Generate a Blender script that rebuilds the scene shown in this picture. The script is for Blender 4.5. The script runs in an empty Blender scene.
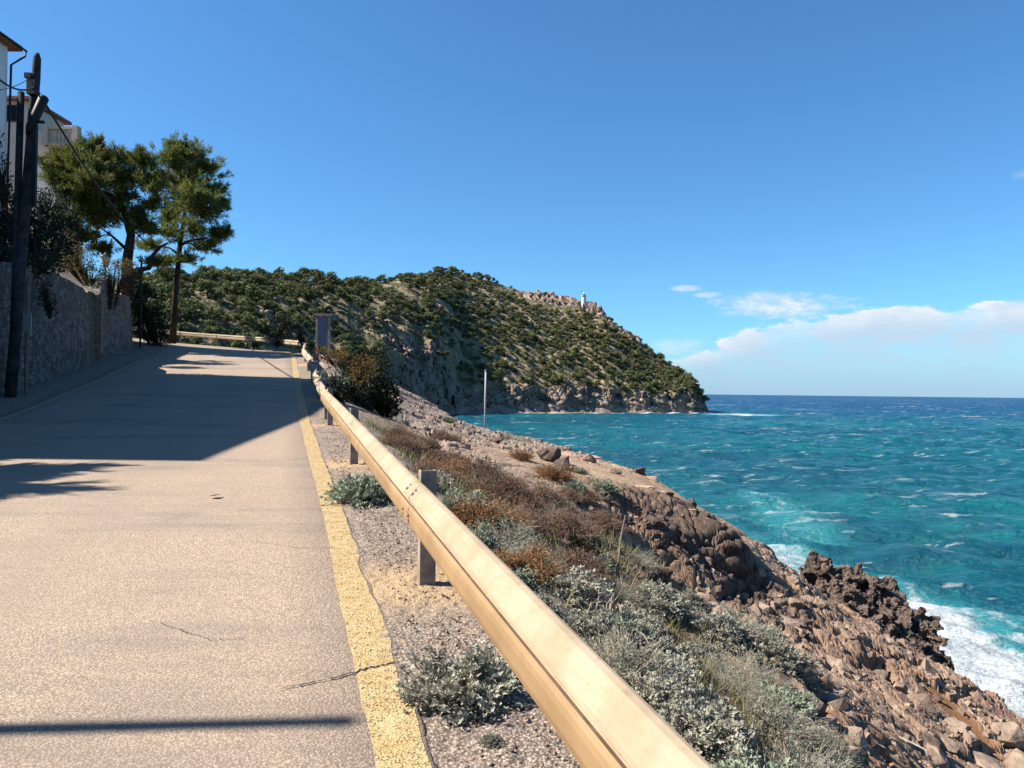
import bpy, math, random
import numpy as np
from mathutils import Vector, Matrix
random.seed(7); rng = np.random.default_rng(7)
R = math.radians
scene = bpy.context.scene
col = scene.collection

# ------------------------------------------------------------------ camera, sky, sun, exposure
F_PX = 745.0; ZC = 1.55; ROLL = R(0.625); PITCH = math.atan2(8.1, F_PX)
cam_d = bpy.data.cameras.new('camera'); cam = bpy.data.objects.new('camera', cam_d); col.objects.link(cam)
cam_d.sensor_fit = 'HORIZONTAL'; cam_d.sensor_width = 36.0; cam_d.lens = F_PX * 36.0 / 1024
cam_d.clip_start = 0.05; cam_d.clip_end = 120000
cam.matrix_world = Matrix.Translation((0, 0, ZC)) @ Matrix.Rotation(math.pi / 2 + PITCH, 4, 'X') @ Matrix.Rotation(ROLL, 4, 'Z')
scene.camera = cam
scene.view_settings.view_transform = 'Standard'; scene.view_settings.look = 'None'
scene.view_settings.exposure = 1.45; scene.view_settings.gamma = 1.0

SUN_EL = R(45); SUN_DIR = Vector((-math.cos(SUN_EL), -0.05, math.sin(SUN_EL))).normalized()   # towards the sun
sd = bpy.data.lights.new('sun', 'SUN'); sd.energy = 5.0; sd.angle = R(0.5); sd.color = (1.0, 0.93, 0.82)
sun = bpy.data.objects.new('sun', sd); col.objects.link(sun)
sun.rotation_euler = SUN_DIR.to_track_quat('Z', 'Y').to_euler()

world = bpy.data.worlds.new('World'); scene.world = world; world.use_nodes = True
wn = world.node_tree; wn.nodes.clear()

class NT:
    def __init__(s, tree): s.t = tree
    def n(s, typ, **kw):
        nd = s.t.nodes.new(typ)
        for k, v in kw.items(): setattr(nd, k, v)
        return nd
    def set(s, sock, v):
        if isinstance(v, bpy.types.NodeSocket): s.t.links.new(v, sock)
        elif isinstance(v, bpy.types.Node): s.t.links.new(v.outputs[0], sock)
        elif v is not None:
            if hasattr(sock, 'default_value'):
                if isinstance(v, (tuple, list)) and len(v) == 3 and sock.type == 'RGBA': v = (*v, 1)
                sock.default_value = v
    def math(s, op, a, b=None, c=None, clamp=False):
        nd = s.n('ShaderNodeMath', operation=op, use_clamp=clamp)
        for i, v in enumerate((a, b, c)):
            if v is not None: s.set(nd.inputs[i], v)
        return nd.outputs[0]
    def mix(s, fac, a, b, mode='MIX'):
        nd = s.n('ShaderNodeMix', data_type='RGBA', blend_type=mode)
        s.set(nd.inputs[0], fac); s.set(nd.inputs[6], a); s.set(nd.inputs[7], b)
        return nd.outputs[2]
    def smooth(s, v, a, b, lo=0.0, hi=1.0):
        nd = s.n('ShaderNodeMapRange', interpolation_type='SMOOTHSTEP')
        s.set(nd.inputs[0], v); s.set(nd.inputs[1], a); s.set(nd.inputs[2], b); s.set(nd.inputs[3], lo); s.set(nd.inputs[4], hi)
        return nd.outputs[0]
    def noise(s, vec, scale, detail=4, rough=.55, dist=0.0):
        nd = s.n('ShaderNodeTexNoise'); s.set(nd.inputs['Vector'], vec)
        nd.inputs['Scale'].default_value = scale; nd.inputs['Detail'].default_value = detail
        nd.inputs['Roughness'].default_value = rough; nd.inputs['Distortion'].default_value = dist
        return nd.outputs[0]
    def voro(s, vec, scale, feature='F1', out=0, rand=1.0):
        nd = s.n('ShaderNodeTexVoronoi', feature=feature); s.set(nd.inputs['Vector'], vec)
        nd.inputs['Scale'].default_value = scale
        if 'Randomness' in nd.inputs: nd.inputs['Randomness'].default_value = rand
        return nd.outputs[out]
    def mapping(s, vec, scale=(1, 1, 1), rot=(0, 0, 0), loc=(0, 0, 0)):
        nd = s.n('ShaderNodeMapping'); s.set(nd.inputs[0], vec)
        nd.inputs['Scale'].default_value = scale; nd.inputs['Rotation'].default_value = rot; nd.inputs['Location'].default_value = loc
        return nd.outputs[0]

def build_world():
    T = NT(wn)
    sky = T.n('ShaderNodeTexSky', sky_type='NISHITA'); sky.sun_disc = False
    sky.sun_elevation = SUN_EL; sky.sun_rotation = math.atan2(SUN_DIR.x, SUN_DIR.y)
    sky.altitude = 0; sky.air_density = 1.0; sky.dust_density = 0.35; sky.ozone_density = 2.5
    hs = T.n('ShaderNodeHueSaturation'); hs.inputs['Saturation'].default_value = 1.0; hs.inputs['Value'].default_value = 1.0
    T.set(hs.inputs['Color'], sky.outputs[0])
    skyc = T.mix(1.0, hs.outputs[0], (.55, 1.0, 1.30), 'MULTIPLY')
    tc = T.n('ShaderNodeTexCoord'); d = tc.outputs['Generated']
    sp = T.n('ShaderNodeSeparateXYZ'); T.set(sp.inputs[0], d)
    az = T.math('ARCTAN2', sp.outputs[0], sp.outputs[1]); el = T.math('ARCSINE', sp.outputs[2])
    cb = T.n('ShaderNodeCombineXYZ'); T.set(cb.inputs[0], az); T.set(cb.inputs[1], T.math('MULTIPLY', el, 2.6)); cb.inputs[2].default_value = 3.1
    n1 = T.noise(cb.outputs[0], 14, 9, .6); n2 = T.noise(cb.outputs[0], 5, 4, .5); n3 = T.noise(cb.outputs[0], 42, 6, .6, .3)
    nn = T.math('ADD', T.math('MULTIPLY', T.math('SUBTRACT', n1, .5), .55), T.math('MULTIPLY', T.math('SUBTRACT', n2, .5), .5))
    # long bank of cloud low over the sea
    top = T.math('ADD', T.math('MULTIPLY', T.smooth(az, .17, .36), .052), .045)
    top = T.math('ADD', top, T.math('MULTIPLY', T.smooth(az, .36, .62), .006))
    top = T.math('ADD', top, T.math('ADD', T.math('MULTIPLY', nn, .075), T.math('MULTIPLY', T.math('SUBTRACT', n3, .5), .022)))
    side = T.smooth(T.math('ADD', az, T.math('MULTIPLY', nn, .12)), .15, .25)
    below = T.math('SUBTRACT', top, el)
    bank = T.smooth(below, -.002, .012)
    rim = T.math('MULTIPLY', T.smooth(below, 0, .008), T.smooth(below, .065, .012))
    bankd = T.math('MULTIPLY', bank, side)
    dens = T.math('ADD', T.math('MULTIPLY', rim, T.math('ADD', .22, T.math('MULTIPLY', T.smooth(n1, .38, .62), .55))), T.math('MULTIPLY', bank, T.math('ADD', .36, T.math('MULTIPLY', T.smooth(n1, .38, .62), .34))))
    dens = T.math('MULTIPLY', dens, side, clamp=True)
    # puffs left of it
    def puff(a0, e0, ra, re, lo, hi, k, nk=1.6):
        x = T.math('DIVIDE', T.math('SUBTRACT', az, a0), ra); y = T.math('DIVIDE', T.math('SUBTRACT', el, e0), re)
        r2 = T.math('ADD', T.math('MULTIPLY', x, x), T.math('MULTIPLY', y, y))
        v = T.math('SUBTRACT', T.math('ADD', T.math('MULTIPLY', T.math('ADD', nn, T.math('MULTIPLY', T.math('SUBTRACT', n3, .5), .35)), nk), .8), r2)
        return T.math('MULTIPLY', T.smooth(v, lo, hi), k)
    for a in ((.335, .113, .10, .024, 0, 1.3, .95, 4.0), (.258, .1285, .022, .006, .1, 1.3, .8, 4.5), (.232, .137, .024, .005, .1, 1.3, .55, 4.5),
              (.22, .062, .05, .016, .0, .9, .5), (.605, .243, .03, .010, .3, 1.1, .3)):
        dens = T.math('MAXIMUM', dens, puff(*a))
    cc = T.mix(T.smooth(n3, .3, .7), (5.0, 5.9, 6.9), (6.7, 7.1, 7.5))
    cc = T.mix(T.smooth(below, .0, .035), cc, (4.0, 5.3, 6.6))
    skc = T.mix(dens, skyc, cc)
    # pale marine haze on the horizon
    hz = T.math('MULTIPLY', T.smooth(el, .07, -.01), T.smooth(az, -.2, .3, .25, .6))
    skc = T.mix(hz, skc, (2.5, 4.1, 5.9))
    bg = T.n('ShaderNodeBackground'); T.set(bg.inputs[0], skc); bg.inputs[1].default_value = 0.05
    out = T.n('ShaderNodeOutputWorld'); T.set(out.inputs[0], bg.outputs[0])
build_world()

# ------------------------------------------------------------------ numbers
def ray(px, py):
    x = (px - 512) / F_PX; y = (384 - py) / F_PX
    c, s = math.cos(ROLL), math.sin(ROLL)
    xr = x * c - y * s; up = x * s + y * c
    Y = math.cos(PITCH) - up * math.sin(PITCH); Z = math.sin(PITCH) + up * math.cos(PITCH)
    return xr / Y, Z / Y
def P(px, py, d):
    a, b = ray(px, py); return Vector((a * d, d, ZC + b * d))

def h2(ix, iy, seed):
    ix = ix.astype(np.int64).astype(np.uint64); iy = iy.astype(np.int64).astype(np.uint64)
    with np.errstate(over='ignore'):
        h = ix * np.uint64(374761393) + iy * np.uint64(668265263) + np.uint64(seed * 1442695041 + 12345)
        h = (h ^ (h >> np.uint64(13))) * np.uint64(1274126177); h = h & np.uint64(0xffffffff)
        h = (h ^ (h >> np.uint64(16))) * np.uint64(2246822519); h = h & np.uint64(0xffffffff)
        h = h ^ (h >> np.uint64(15))
    return (h & np.uint64(0xffffff)).astype(np.float64) / 16777216.0
def vnoise(x, y, seed=0):
    ix = np.floor(x); iy = np.floor(y); fx = x - ix; fy = y - iy
    ux = fx * fx * fx * (fx * (fx * 6 - 15) + 10); uy = fy * fy * fy * (fy * (fy * 6 - 15) + 10)
    a = h2(ix, iy, seed); b = h2(ix + 1, iy, seed); c = h2(ix, iy + 1, seed); d = h2(ix + 1, iy + 1, seed)
    return (a + (b - a) * ux) * (1 - uy) + (c + (d - c) * ux) * uy
def fbm(x, y, seed=0, octs=5, rough=.5):
    s = 0; a = 1; t = 0; c, n = math.cos(.6), math.sin(.6)
    for i in range(octs):
        s = s + a * (vnoise(x, y, seed + i * 17) - .5) * 2; t += a; a *= rough
        x, y = (x * c - y * n) * 2.03 + 5.3, (x * n + y * c) * 2.03 + 1.7
    return s / t
def voronoi(x, y, seed):
    ix = np.floor(x); iy = np.floor(y)
    f1 = np.full(x.shape, 9.); f2 = np.full(x.shape, 9.); cid = [np.zeros(x.shape) for _ in range(5)]
    for a in (-1, 0, 1):
        for b in (-1, 0, 1):
            cx = ix + a; cy = iy + b
            dx = x - (cx + .1 + .8 * h2(cx, cy, seed)); dy = y - (cy + .1 + .8 * h2(cx, cy, seed + 1))
            d = np.sqrt(dx * dx + dy * dy)
            nearer = d < f1
            f2 = np.where(nearer, f1, np.minimum(f2, d)); f1 = np.where(nearer, d, f1)
            for k, v in enumerate((h2(cx, cy, seed + 2), h2(cx, cy, seed + 3), h2(cx, cy, seed + 4), dx, dy)):
                cid[k] = np.where(nearer, v, cid[k])
    return f1, f2, cid
def sstep(x, a, b):
    t = np.clip((x - a) / (b - a), 0, 1); return t * t * (3 - 2 * t)
def rocky(x, y, size, seed, ang=.9, stretch=1.7):
    """fractured rock relief, about -1..1 times size"""
    c, s = math.cos(ang), math.sin(ang)
    u = (x * c + y * s) / stretch; v = -x * s + y * c
    wx = fbm(x / size * 1.3, y / size * 1.3, seed + 50, 3); wy = fbm(x / size * 1.3 + 9, y / size * 1.3, seed + 51, 3)
    f1, f2, (r0, r1, r2, dx, dy) = voronoi(u / size + wx * .28, v / size + wy * .28, seed)
    e = f2 - f1
    return ((r0 - .5) * .75 + (r1 - .5) * dx * .8 + (r2 - .5) * dy * .8 - .45 * np.exp(-(e / .07) ** 2)) * size

def bulge(x, y, size, seed, stretch=1.0, ang=.9):
    c, s = math.cos(ang), math.sin(ang); u = (x * c + y * s) / stretch; v = -x * s + y * c
    wx = fbm(x / size, y / size, seed + 50, 3); f1, f2, (r0, r1, r2, dx, dy) = voronoi(u / size + wx * .25, v / size - wx * .25, seed)
    return (.30 - .75 * f1 ** 2 + (r0 - .5) * .45 - .18 * np.exp(-((f2 - f1) / .06) ** 2)) * size
# ------------------------------------------------------------------ road centre line
U = np.array([-.308, 1.0]); U /= np.linalg.norm(U)
NR = np.array([U[1], -U[0]])                    # to the right of travel
HW = 2.93; CL0 = -2.68                          # half width; lateral X offset of centre at Y=0
pts = []
s = -14.0
start = np.array([CL0, 0.0])
while s < 38.5: pts.append(start + U * s); s += .25
p = pts[-1].copy(); a0 = math.atan2(U[1], U[0]); R0 = 9.2; turned = 0
while turned < R(62):
    turned += .25 / R0; a = a0 + turned; p = p + np.array([math.cos(a), math.sin(a)]) * .25; pts.append(p.copy())
for i in range(120): p = p + np.array([math.cos(a), math.sin(a)]) * .25; pts.append(p.copy())
CL = np.array(pts); CS = np.arange(len(CL)) * .25 - 14.0
TAN = np.gradient(CL, axis=0); TAN /= np.linalg.norm(TAN, axis=1)[:, None]
NRM = np.stack([TAN[:, 1], -TAN[:, 0]], 1)
_zs = np.array([-14, 0, 12, 16.7, 19.2, 24.9, 32.3, 37.5, 41.2, 53, 63, 95]); _zz = np.array([-.765, 0, .656, .90, 1.15, 1.78, 2.73, 3.19, 3.58, 4.77, 5.6, 7.5])
_g = np.linspace(-14, 95, 1500); _v = np.interp(_g, _zs, _zz); _k = np.hanning(60); _k /= _k.sum()
_vp = np.concatenate([_v[0] - (np.arange(60)[::-1] + 1) * (_v[1] - _v[0]), _v, _v[-1] + (np.arange(60) + 1) * (_v[-1] - _v[-2])])
_v = np.convolve(_vp, _k, 'same')[60:-60]
def road_z(s, lat=0.0): return np.interp(s, _g, _v) + .0168 * np.clip(lat, -4, 4)      # slight cross fall
def road_coords(x, y):
    x = np.asarray(x, float); y = np.asarray(y, float); sh = x.shape; x = x.ravel(); y = y.ravel()
    S = np.zeros(x.size); L = np.zeros(x.size); C = CL[::4]; Tt = TAN[::4]; Nn = NRM[::4]; Ss = CS[::4]
    for k in range(0, x.size, 200000):
        q = slice(k, k + 200000)
        d = (x[q, None] - C[None, :, 0]) ** 2 + (y[q, None] - C[None, :, 1]) ** 2
        j = d.argmin(1); dx = x[q] - C[j, 0]; dy = y[q] - C[j, 1]
        S[q] = Ss[j] + dx * Tt[j, 0] + dy * Tt[j, 1]; L[q] = dx * Nn[j, 0] + dy * Nn[j, 1]
    return S.reshape(sh), L.reshape(sh)
def road_pt(s, lat, dz=0):
    i = np.interp(s, CS, np.arange(len(CS))); i0 = int(min(i, len(CS) - 2)); f = i - i0
    c = CL[i0] * (1 - f) + CL[i0 + 1] * f; n = NRM[i0] * (1 - f) + NRM[i0 + 1] * f
    q = c + n * lat; return Vector((q[0], q[1], float(road_z(s, lat)) + dz))

# ------------------------------------------------------------------ coast terrain (height function)
_cp = [  # pixel x, pixel y, distance: ground as seen
 (500,520,10),(560,600,7.6),(850,768,6.2),(800,660,8.8),(700,600,11),(640,640,7.6),(740,700,6.6),(650,560,10.5),(600,540,10.5),
 (700,512,16.5),(640,503,16),(735,535,17.6),(590,510,14.2),(640,572,13.8),(700,580,15.0),(750,603,15.4),(770,562,19),
 (650,475,24),(560,450,26),(600,470,20),(520,440,28),(610,462,27),(545,480,16),(560,500,14),
 (430,416,32),(480,428,32),(540,442,30),(400,430,24),(450,470,14),(500,450,20),(380,422,22),(420,450,15),(470,495,11.5),
 (750,540,22),(820,590,20),(900,641,18.5),(1024,723,16.5),(850,680,12.5),(1000,768,12.5),(920,768,9.5),(900,700,13),(780,600,15.5),(765,640,11),
 (960,720,14),(740,527,19),(860,640,15.5),(1100,768,15.5),(1100,900,9.5),(900,900,6.0),(780,860,4.6)]
CPX = [tuple(P(*c)) for c in _cp]
CPX += [(-.308*d + .95 + 1.0 + (.6 if d > 20 else 0), d, float(road_z((d - .9) / .956, 3.5)) - .14) for d in (-12, -6, -2, 1, 3, 5, 7, 9, 12, 15, 18, 22, 26, 30, 34, 38)]
CPX += [(2, -4, -1.4), (6, -4, -3.5), (11, -2, -5.5), (4, -12, -2.5), (11, -12, -5.5), (14, 8, -6), (-6, 40, 1.5), (-7, 45, -.5), (-12, 49, 1.5), (-20, 54, 2.5), (-30, 60, 3.5), (-45, 70, 5)]
CPX = np.array(CPX)
def _fit(cp):
    X = cp[:, :2]; D = np.linalg.norm(X[:, None] - X[None], axis=2)
    A = np.zeros((len(X) + 3,) * 2); A[:len(X), :len(X)] = D - np.eye(len(X)) * .02
    A[:len(X), -3:] = np.c_[np.ones(len(X)), X]; A[-3:, :len(X)] = A[:len(X), -3:].T
    return np.linalg.solve(A, np.r_[cp[:, 2], 0, 0, 0])
_w = _fit(CPX)
def land_z(x, y):
    sh = x.shape; x = x.ravel(); y = y.ravel(); z = np.zeros(x.size)
    for k in range(0, x.size, 100000):
        q = slice(k, k + 100000)
        D = np.sqrt((x[q, None] - CPX[None, :, 0]) ** 2 + (y[q, None] - CPX[None, :, 1]) ** 2)
        z[q] = D @ _w[:len(CPX)] + _w[-3] + _w[-2] * x[q] + _w[-1] * y[q]
    return z.reshape(sh)
EDGE = np.array([(16, -30), (14.2, -6), (13.6, 6), (12.6, 12), (11.5, 16.6), (9.75, 18.6), (8.35, 20.1), (7.0, 22), (6.1, 20.6), (5.75, 19.6), (5.35, 21.5), (4.75, 25), (3.7, 27.6), (1.95, 29.4),
                 (.45, 31.2), (-1.3, 33.2), (-2.7, 35.2), (-4.3, 37.2), (-8, 44), (-13, 52), (-22, 58), (-40, 66), (-90, 90)], float)
def edge_dist(x, y):
    """signed distance, positive seaward of the coast edge"""
    best = np.full(x.shape, 1e9)
    for a, b in zip(EDGE[:-1], EDGE[1:]):
        ab = b - a; L2 = ab @ ab
        t = np.clip(((x - a[0]) * ab[0] + (y - a[1]) * ab[1]) / L2, 0, 1)
        best = np.minimum(best, np.hypot(x - a[0] - t * ab[0], y - a[1] - t * ab[1]))
    poly = np.vstack([EDGE, [(-400, 90), (-400, -30)]]); ins = np.zeros(x.shape, bool)
    for a, b in zip(poly, np.roll(poly, -1, 0)):
        c = (a[1] > y) != (b[1] > y)
        with np.errstate(divide='ignore', invalid='ignore'): xi = (b[0] - a[0]) * (y - a[1]) / (b[1] - a[1] + 1e-12) + a[0]
        ins ^= c & (x < xi)
    return np.where(ins, -best, best)
SEA = -12.5
def ochre_mask(x, y):
    ox, oy, _ = P(957, 720, 14.2); return np.exp(-(((y - oy - .1 * (x - ox)) / 1.15) ** 2 + ((x - ox) / .36) ** 2) ** 2)
def terrain(x, y, detail=True, ampk=1.0):
    x = np.asarray(x, float); y = np.asarray(y, float)
    S, L = road_coords(x, y)
    ed = edge_dist(x, y) + .55 * fbm(x / 2.3, y / 2.3, 3, 4) + .08 * fbm(x / .5, y / .5, 4, 3)
    zr = road_z(S, L); z = land_z(x, y); z = np.minimum(z, zr + .3)
    Lr = L - 2.93                                  # metres right of the painted line
    rock = sstep(Lr + .9 * fbm(x / 1.1, y / 1.1, 31, 3), 3.9, 5.2); rock = np.where(y > 12.5, np.maximum(rock, sstep(y, 12.5, 15) * sstep(Lr, 1.8, 3.2)), rock)
    zfree = z
    out = np.clip(ed, 0, None)
    drop = np.where(out < .5, out * .6, .3 + (out - .5) * 2.4)
    zsea = zfree - drop
    dark = sstep(out, .15, .6)
    zs = zsea
    zs = np.maximum(zs, SEA - 4)
    z = np.where(ed > 0, zs, zfree)
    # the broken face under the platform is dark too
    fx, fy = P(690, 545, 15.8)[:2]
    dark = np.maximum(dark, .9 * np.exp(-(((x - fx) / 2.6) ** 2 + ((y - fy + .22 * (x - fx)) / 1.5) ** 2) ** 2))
    zl = zr + 2.7 + np.clip(-L - 5.2, 0, 12) * .60 + np.clip(-L - 16.4, 0, 40) * .35 + .3 * fbm(x / 3, y / 3, 8, 3)
    verge = zr - .010 + .10 * sstep(-L, 3.1, 4.0)
    onroad = zr - .030
    if detail:
        rk = 0.22 * rocky(x, y, 1.7, 11) + .34 * rocky(x, y, .66, 12, .5) + .45 * rocky(x, y, .27, 13, 1.2) + .42 * rocky(x, y, .11, 14, .2)
        bk = .34 * bulge(x, y, 1.5, 101) + .42 * bulge(x, y, .7, 102) + .42 * bulge(x, y, .32, 103) + .3 * bulge(x, y, .13, 104)
        w_b = np.clip(.12 + dark, 0, 1); rk = rk * (1 - w_b) + bk * w_b
        rk = rk * (.55 + .45 * sstep(fbm(x / 2.2, y / 2.2, 77, 2), -.3, .3))
        soil = .10 * fbm(x / .8, y / .8, 21, 5) + .02 * fbm(x / .12, y / .12, 22, 3)
        px_, py_ = P(630, 480, 20)[:2]; plat = np.exp(-(((x - px_) / 4.2) ** 2 + ((y - py_ - .4 * (x - px_)) / 5.0) ** 2) ** 2)
        amp = rock * (1 + .35 * dark) * ampk * (1 - .9 * plat * (1 - dark)) * (1 - .92 * ochre_mask(x, y)) * (1 - .35 * sstep(y, 14, 20) * sstep(-x, -2, 2))
        z = z + rk * amp + soil * (1 - rock) * sstep(Lr, .75, 2.0)
        gravel = .012 * fbm(x / .06, y / .06, 23, 3) + .02 * fbm(x / .35, y / .35, 24, 3)
        verge = verge + gravel
        onroad = onroad + .3 * gravel
    w_r = sstep(L, HW + .8, HW + 1.7)
    right = verge * (1 - w_r) + z * w_r
    res = np.where(L > 0, np.where(L < HW + .12, onroad, right), np.where(L > -HW - .1, onroad, np.where(L > -4.35, verge, zl)))
    rock = np.where(L > 0, rock * w_r, 0)
    return res, rock, dark, Lr, ed, S

def ground(x, y): return float(terrain(np.array([x]), np.array([y]), True)[0][0])
_GX = np.arange(-12, 22, .1); _GY = np.arange(0, 46, .1); _gz = None
def base_z(x, y):
    global _gz
    if _gz is None: _gz = terrain(*np.meshgrid(_GX, _GY), False)[0]
    fx = np.clip((x - _GX[0]) / .1, 0, len(_GX) - 1.001); fy = np.clip((y - _GY[0]) / .1, 0, len(_GY) - 1.001); i = fx.astype(int); j = fy.astype(int); u = fx - i; v = fy - j
    return (_gz[j, i] * (1 - u) + _gz[j, i + 1] * u) * (1 - v) + (_gz[j + 1, i] * (1 - u) + _gz[j + 1, i + 1] * u) * v
def hit(px, py, d0=1.8, d1=44):
    a, b = ray(px, py); ds = np.geomspace(d0, d1, 1100)
    zt = base_z(a * ds, ds); zr = ZC + b * ds
    k = np.argmax(zr < zt + .02)
    if zr[k] >= zt[k] + .02: k = len(ds) - 1
    d = ds[k]; return Vector((a * d, d, ground(a * d, d))), d

# ------------------------------------------------------------------ mesh helpers
def mesh_np(name, V, faces, mat=None, parent=None, smooth=False, attrs=None, loc=None):
    """V (n,3); faces: (m,3)/(m,4) array or list of such arrays"""
    if isinstance(faces, np.ndarray): faces = [faces]
    faces = [f for f in faces if len(f)]
    me = bpy.data.meshes.new(name); V = np.asarray(V, np.float32)
    me.vertices.add(len(V)); me.vertices.foreach_set('co', V.ravel())
    li = np.concatenate([f.ravel() for f in faces]).astype(np.int32)
    ln = np.concatenate([np.full(len(f), f.shape[1]) for f in faces]).astype(np.int32)
    me.loops.add(len(li)); me.loops.foreach_set('vertex_index', li)
    me.polygons.add(len(ln)); st = np.zeros(len(ln), np.int32); st[1:] = np.cumsum(ln)[:-1]
    me.polygons.foreach_set('loop_start', st); me.polygons.foreach_set('loop_total', ln)
    me.polygons.foreach_set('use_smooth', np.full(len(ln), smooth))
    me.update(calc_edges=True)
    for k, a in (attrs or {}).items():
        at = me.attributes.new(k, 'FLOAT', 'POINT'); at.data.foreach_set('value', np.asarray(a, np.float32).ravel())
    if mat: me.materials.append(mat)
    o = bpy.data.objects.new(name, me); col.objects.link(o)
    if parent: o.parent = parent
    if loc is not None: o.location = loc
    return o
def grid_faces(nr, nc, wrap=False):
    i = np.arange(nr - 1)[:, None] * nc; j = np.arange(nc - 1)[None, :]
    a = (i + j).ravel(); return np.stack([a, a + 1, a + nc + 1, a + nc], 1)
class MB:
    def __init__(s): s.V = []; s.F3 = []; s.F4 = []; s.n = 0
    def add(s, V, F):
        V = np.asarray(V, float); F = np.asarray(F, int)
        (s.F3 if F.shape[1] == 3 else s.F4).append(F + s.n); s.V.append(V); s.n += len(V); return s
    def box(s, c, size, rz=0, M=None):
        x, y, z = [v / 2 for v in size]
        V = np.array([(a * x, b * y, d * z) for d in (-1, 1) for b in (-1, 1) for a in (-1, 1)])
        if M is not None: V = V @ np.array(M.to_3x3()).T
        elif rz: cc, ss = math.cos(rz), math.sin(rz); V = V @ np.array([[cc, -ss, 0], [ss, cc, 0], [0, 0, 1]]).T
        return s.add(V + np.array(c), [(0, 2, 3, 1), (4, 5, 7, 6), (0, 1, 5, 4), (2, 6, 7, 3), (0, 4, 6, 2), (1, 3, 7, 5)])
    def tube(s, pts, rad, n=8, cap=True):
        pts = [Vector(p) for p in pts]; m = len(pts)
        if not hasattr(rad, '__len__'): rad = [rad] * m
        V = []; prev = None
        for i, p in enumerate(pts):
            t = (pts[min(i + 1, m - 1)] - pts[max(i - 1, 0)]).normalized()
            a = t.orthogonal().normalized() if prev is None else (prev - t * prev.dot(t)).normalized()
            prev = a; b = t.cross(a)
            for k in range(n):
                an = 2 * math.pi * k / n; V.append(p + (a * math.cos(an) + b * math.sin(an)) * rad[i])
        F = [(i * n + k, i * n + (k + 1) % n, (i + 1) * n + (k + 1) % n, (i + 1) * n + k) for i in range(m - 1) for k in range(n)]
        s.add([tuple(v) for v in V], F)
        if cap:
            o = s.n - m * n
            F3 = []; Vc = [tuple(pts[0]), tuple(pts[-1])]
            s.V.append(np.array(Vc)); c0 = s.n; s.n += 2
            for k in range(n):
                F3.append((c0, o + (k + 1) % n, o + k)); F3.append((c0 + 1, o + (m - 1) * n + k, o + (m - 1) * n + (k + 1) % n))
            s.F3.append(np.array(F3))
        return s
    def lathe(s, prof, c, n=16):
        V = [(c[0] + r * math.cos(2 * math.pi * k / n), c[1] + r * math.sin(2 * math.pi * k / n), c[2] + z) for r, z in prof for k in range(n)]
        F = [(i * n + k, i * n + (k + 1) % n, (i + 1) * n + (k + 1) % n, (i + 1) * n + k) for i in range(len(prof) - 1) for k in range(n)]
        return s.add(V, F)
    def prism(s, poly, y0, y1, M=None):      # polygon in XZ extruded along Y
        n = len(poly); V = [(x, y0, z) for x, z in poly] + [(x, y1, z) for x, z in poly]
        if M is not None: V = [tuple(M @ Vector(v)) for v in V]
        s.add(V, [(i, (i + 1) % n, n + (i + 1) % n, n + i) for i in range(n)])
        o = s.n - 2 * n
        s.F3.append(np.array([(o, o + i + 1, o + i) for i in range(1, n - 1)] + [(o + n, o + n + i, o + n + i + 1) for i in range(1, n - 1)])); return s
    def build(s, name, mat, parent=None, smooth=False, loc=None):
        fs = []
        if s.F3: fs.append(np.concatenate(s.F3))
        if s.F4: fs.append(np.concatenate(s.F4))
        return mesh_np(name, np.concatenate(s.V), fs, mat, parent, smooth, loc=loc)
def tag(o, label=None, cat=None, group=None, kind=None):
    if label: o['label'] = label
    if cat: o['category'] = cat
    if group: o['group'] = group
    if kind: o['kind'] = kind
    return o
def empty(name, loc, label, cat, group=None, rz=0, scale=None):
    o = bpy.data.objects.new(name, None); col.objects.link(o); o.location = loc; o.rotation_euler = (0, 0, rz); o.empty_display_size = .2
    if scale: o.scale = scale
    return tag(o, label, cat, group)
def copy_tree(o, parent=None):
    c = o.copy(); col.objects.link(c); c.parent = parent
    for ch in o.children: copy_tree(ch, c)
    return c
def struct(o): o['kind'] = 'structure'; return o

def rand_rot(n):
    q = rng.normal(size=(n, 4)); q /= np.linalg.norm(q, axis=1)[:, None]; w, x, y, z = q.T
    return np.stack([np.stack([1 - 2 * (y * y + z * z), 2 * (x * y - z * w), 2 * (x * z + y * w)], 1),
                     np.stack([2 * (x * y + z * w), 1 - 2 * (x * x + z * z), 2 * (y * z - x * w)], 1),
                     np.stack([2 * (x * z - y * w), 2 * (y * z + x * w), 1 - 2 * (x * x + y * y)], 1)], 1)
def dir_rot(d, spin=None):
    """frames with local X along d"""
    d = d / np.linalg.norm(d, axis=1)[:, None]; n = len(d)
    r = rng.normal(size=(n, 3)); b = np.cross(d, r); b /= np.linalg.norm(b, axis=1)[:, None]; c = np.cross(d, b)
    return np.stack([d, b, c], 2)
def cards(centers, Rm, scale, shape, faces):
    """stamp a little leaf shape at every centre"""
    shape = np.asarray(shape, float); n = len(centers); k = len(shape)
    scale = np.broadcast_to(scale, (n,))
    V = np.einsum('nij,kj->nki', Rm, shape) * scale[:, None, None] + centers[:, None, :]
    F = np.asarray(faces)[None] + (np.arange(n) * k)[:, None, None]
    return V.reshape(-1, 3), F.reshape(-1, F.shape[2])
LEAF = ([(0, 0, 0), (.5, .22, .06), (1, 0, -.05), (.5, -.22, .06)], [(0, 3, 2, 1)])
LOBED = ([(0, 0, 0), (.35, .10, .02), (.45, .34, .08), (.62, .14, .03), (.95, .16, -.02), (1.0, -.02, -.06), (.62, -.12, .03), (.5, -.33, .08), (.34, -.09, .02)],
         [(0, 8, 1), (1, 8, 3), (1, 3, 2), (8, 7, 6), (8, 6, 3), (3, 6, 5), (3, 5, 4)])
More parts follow.
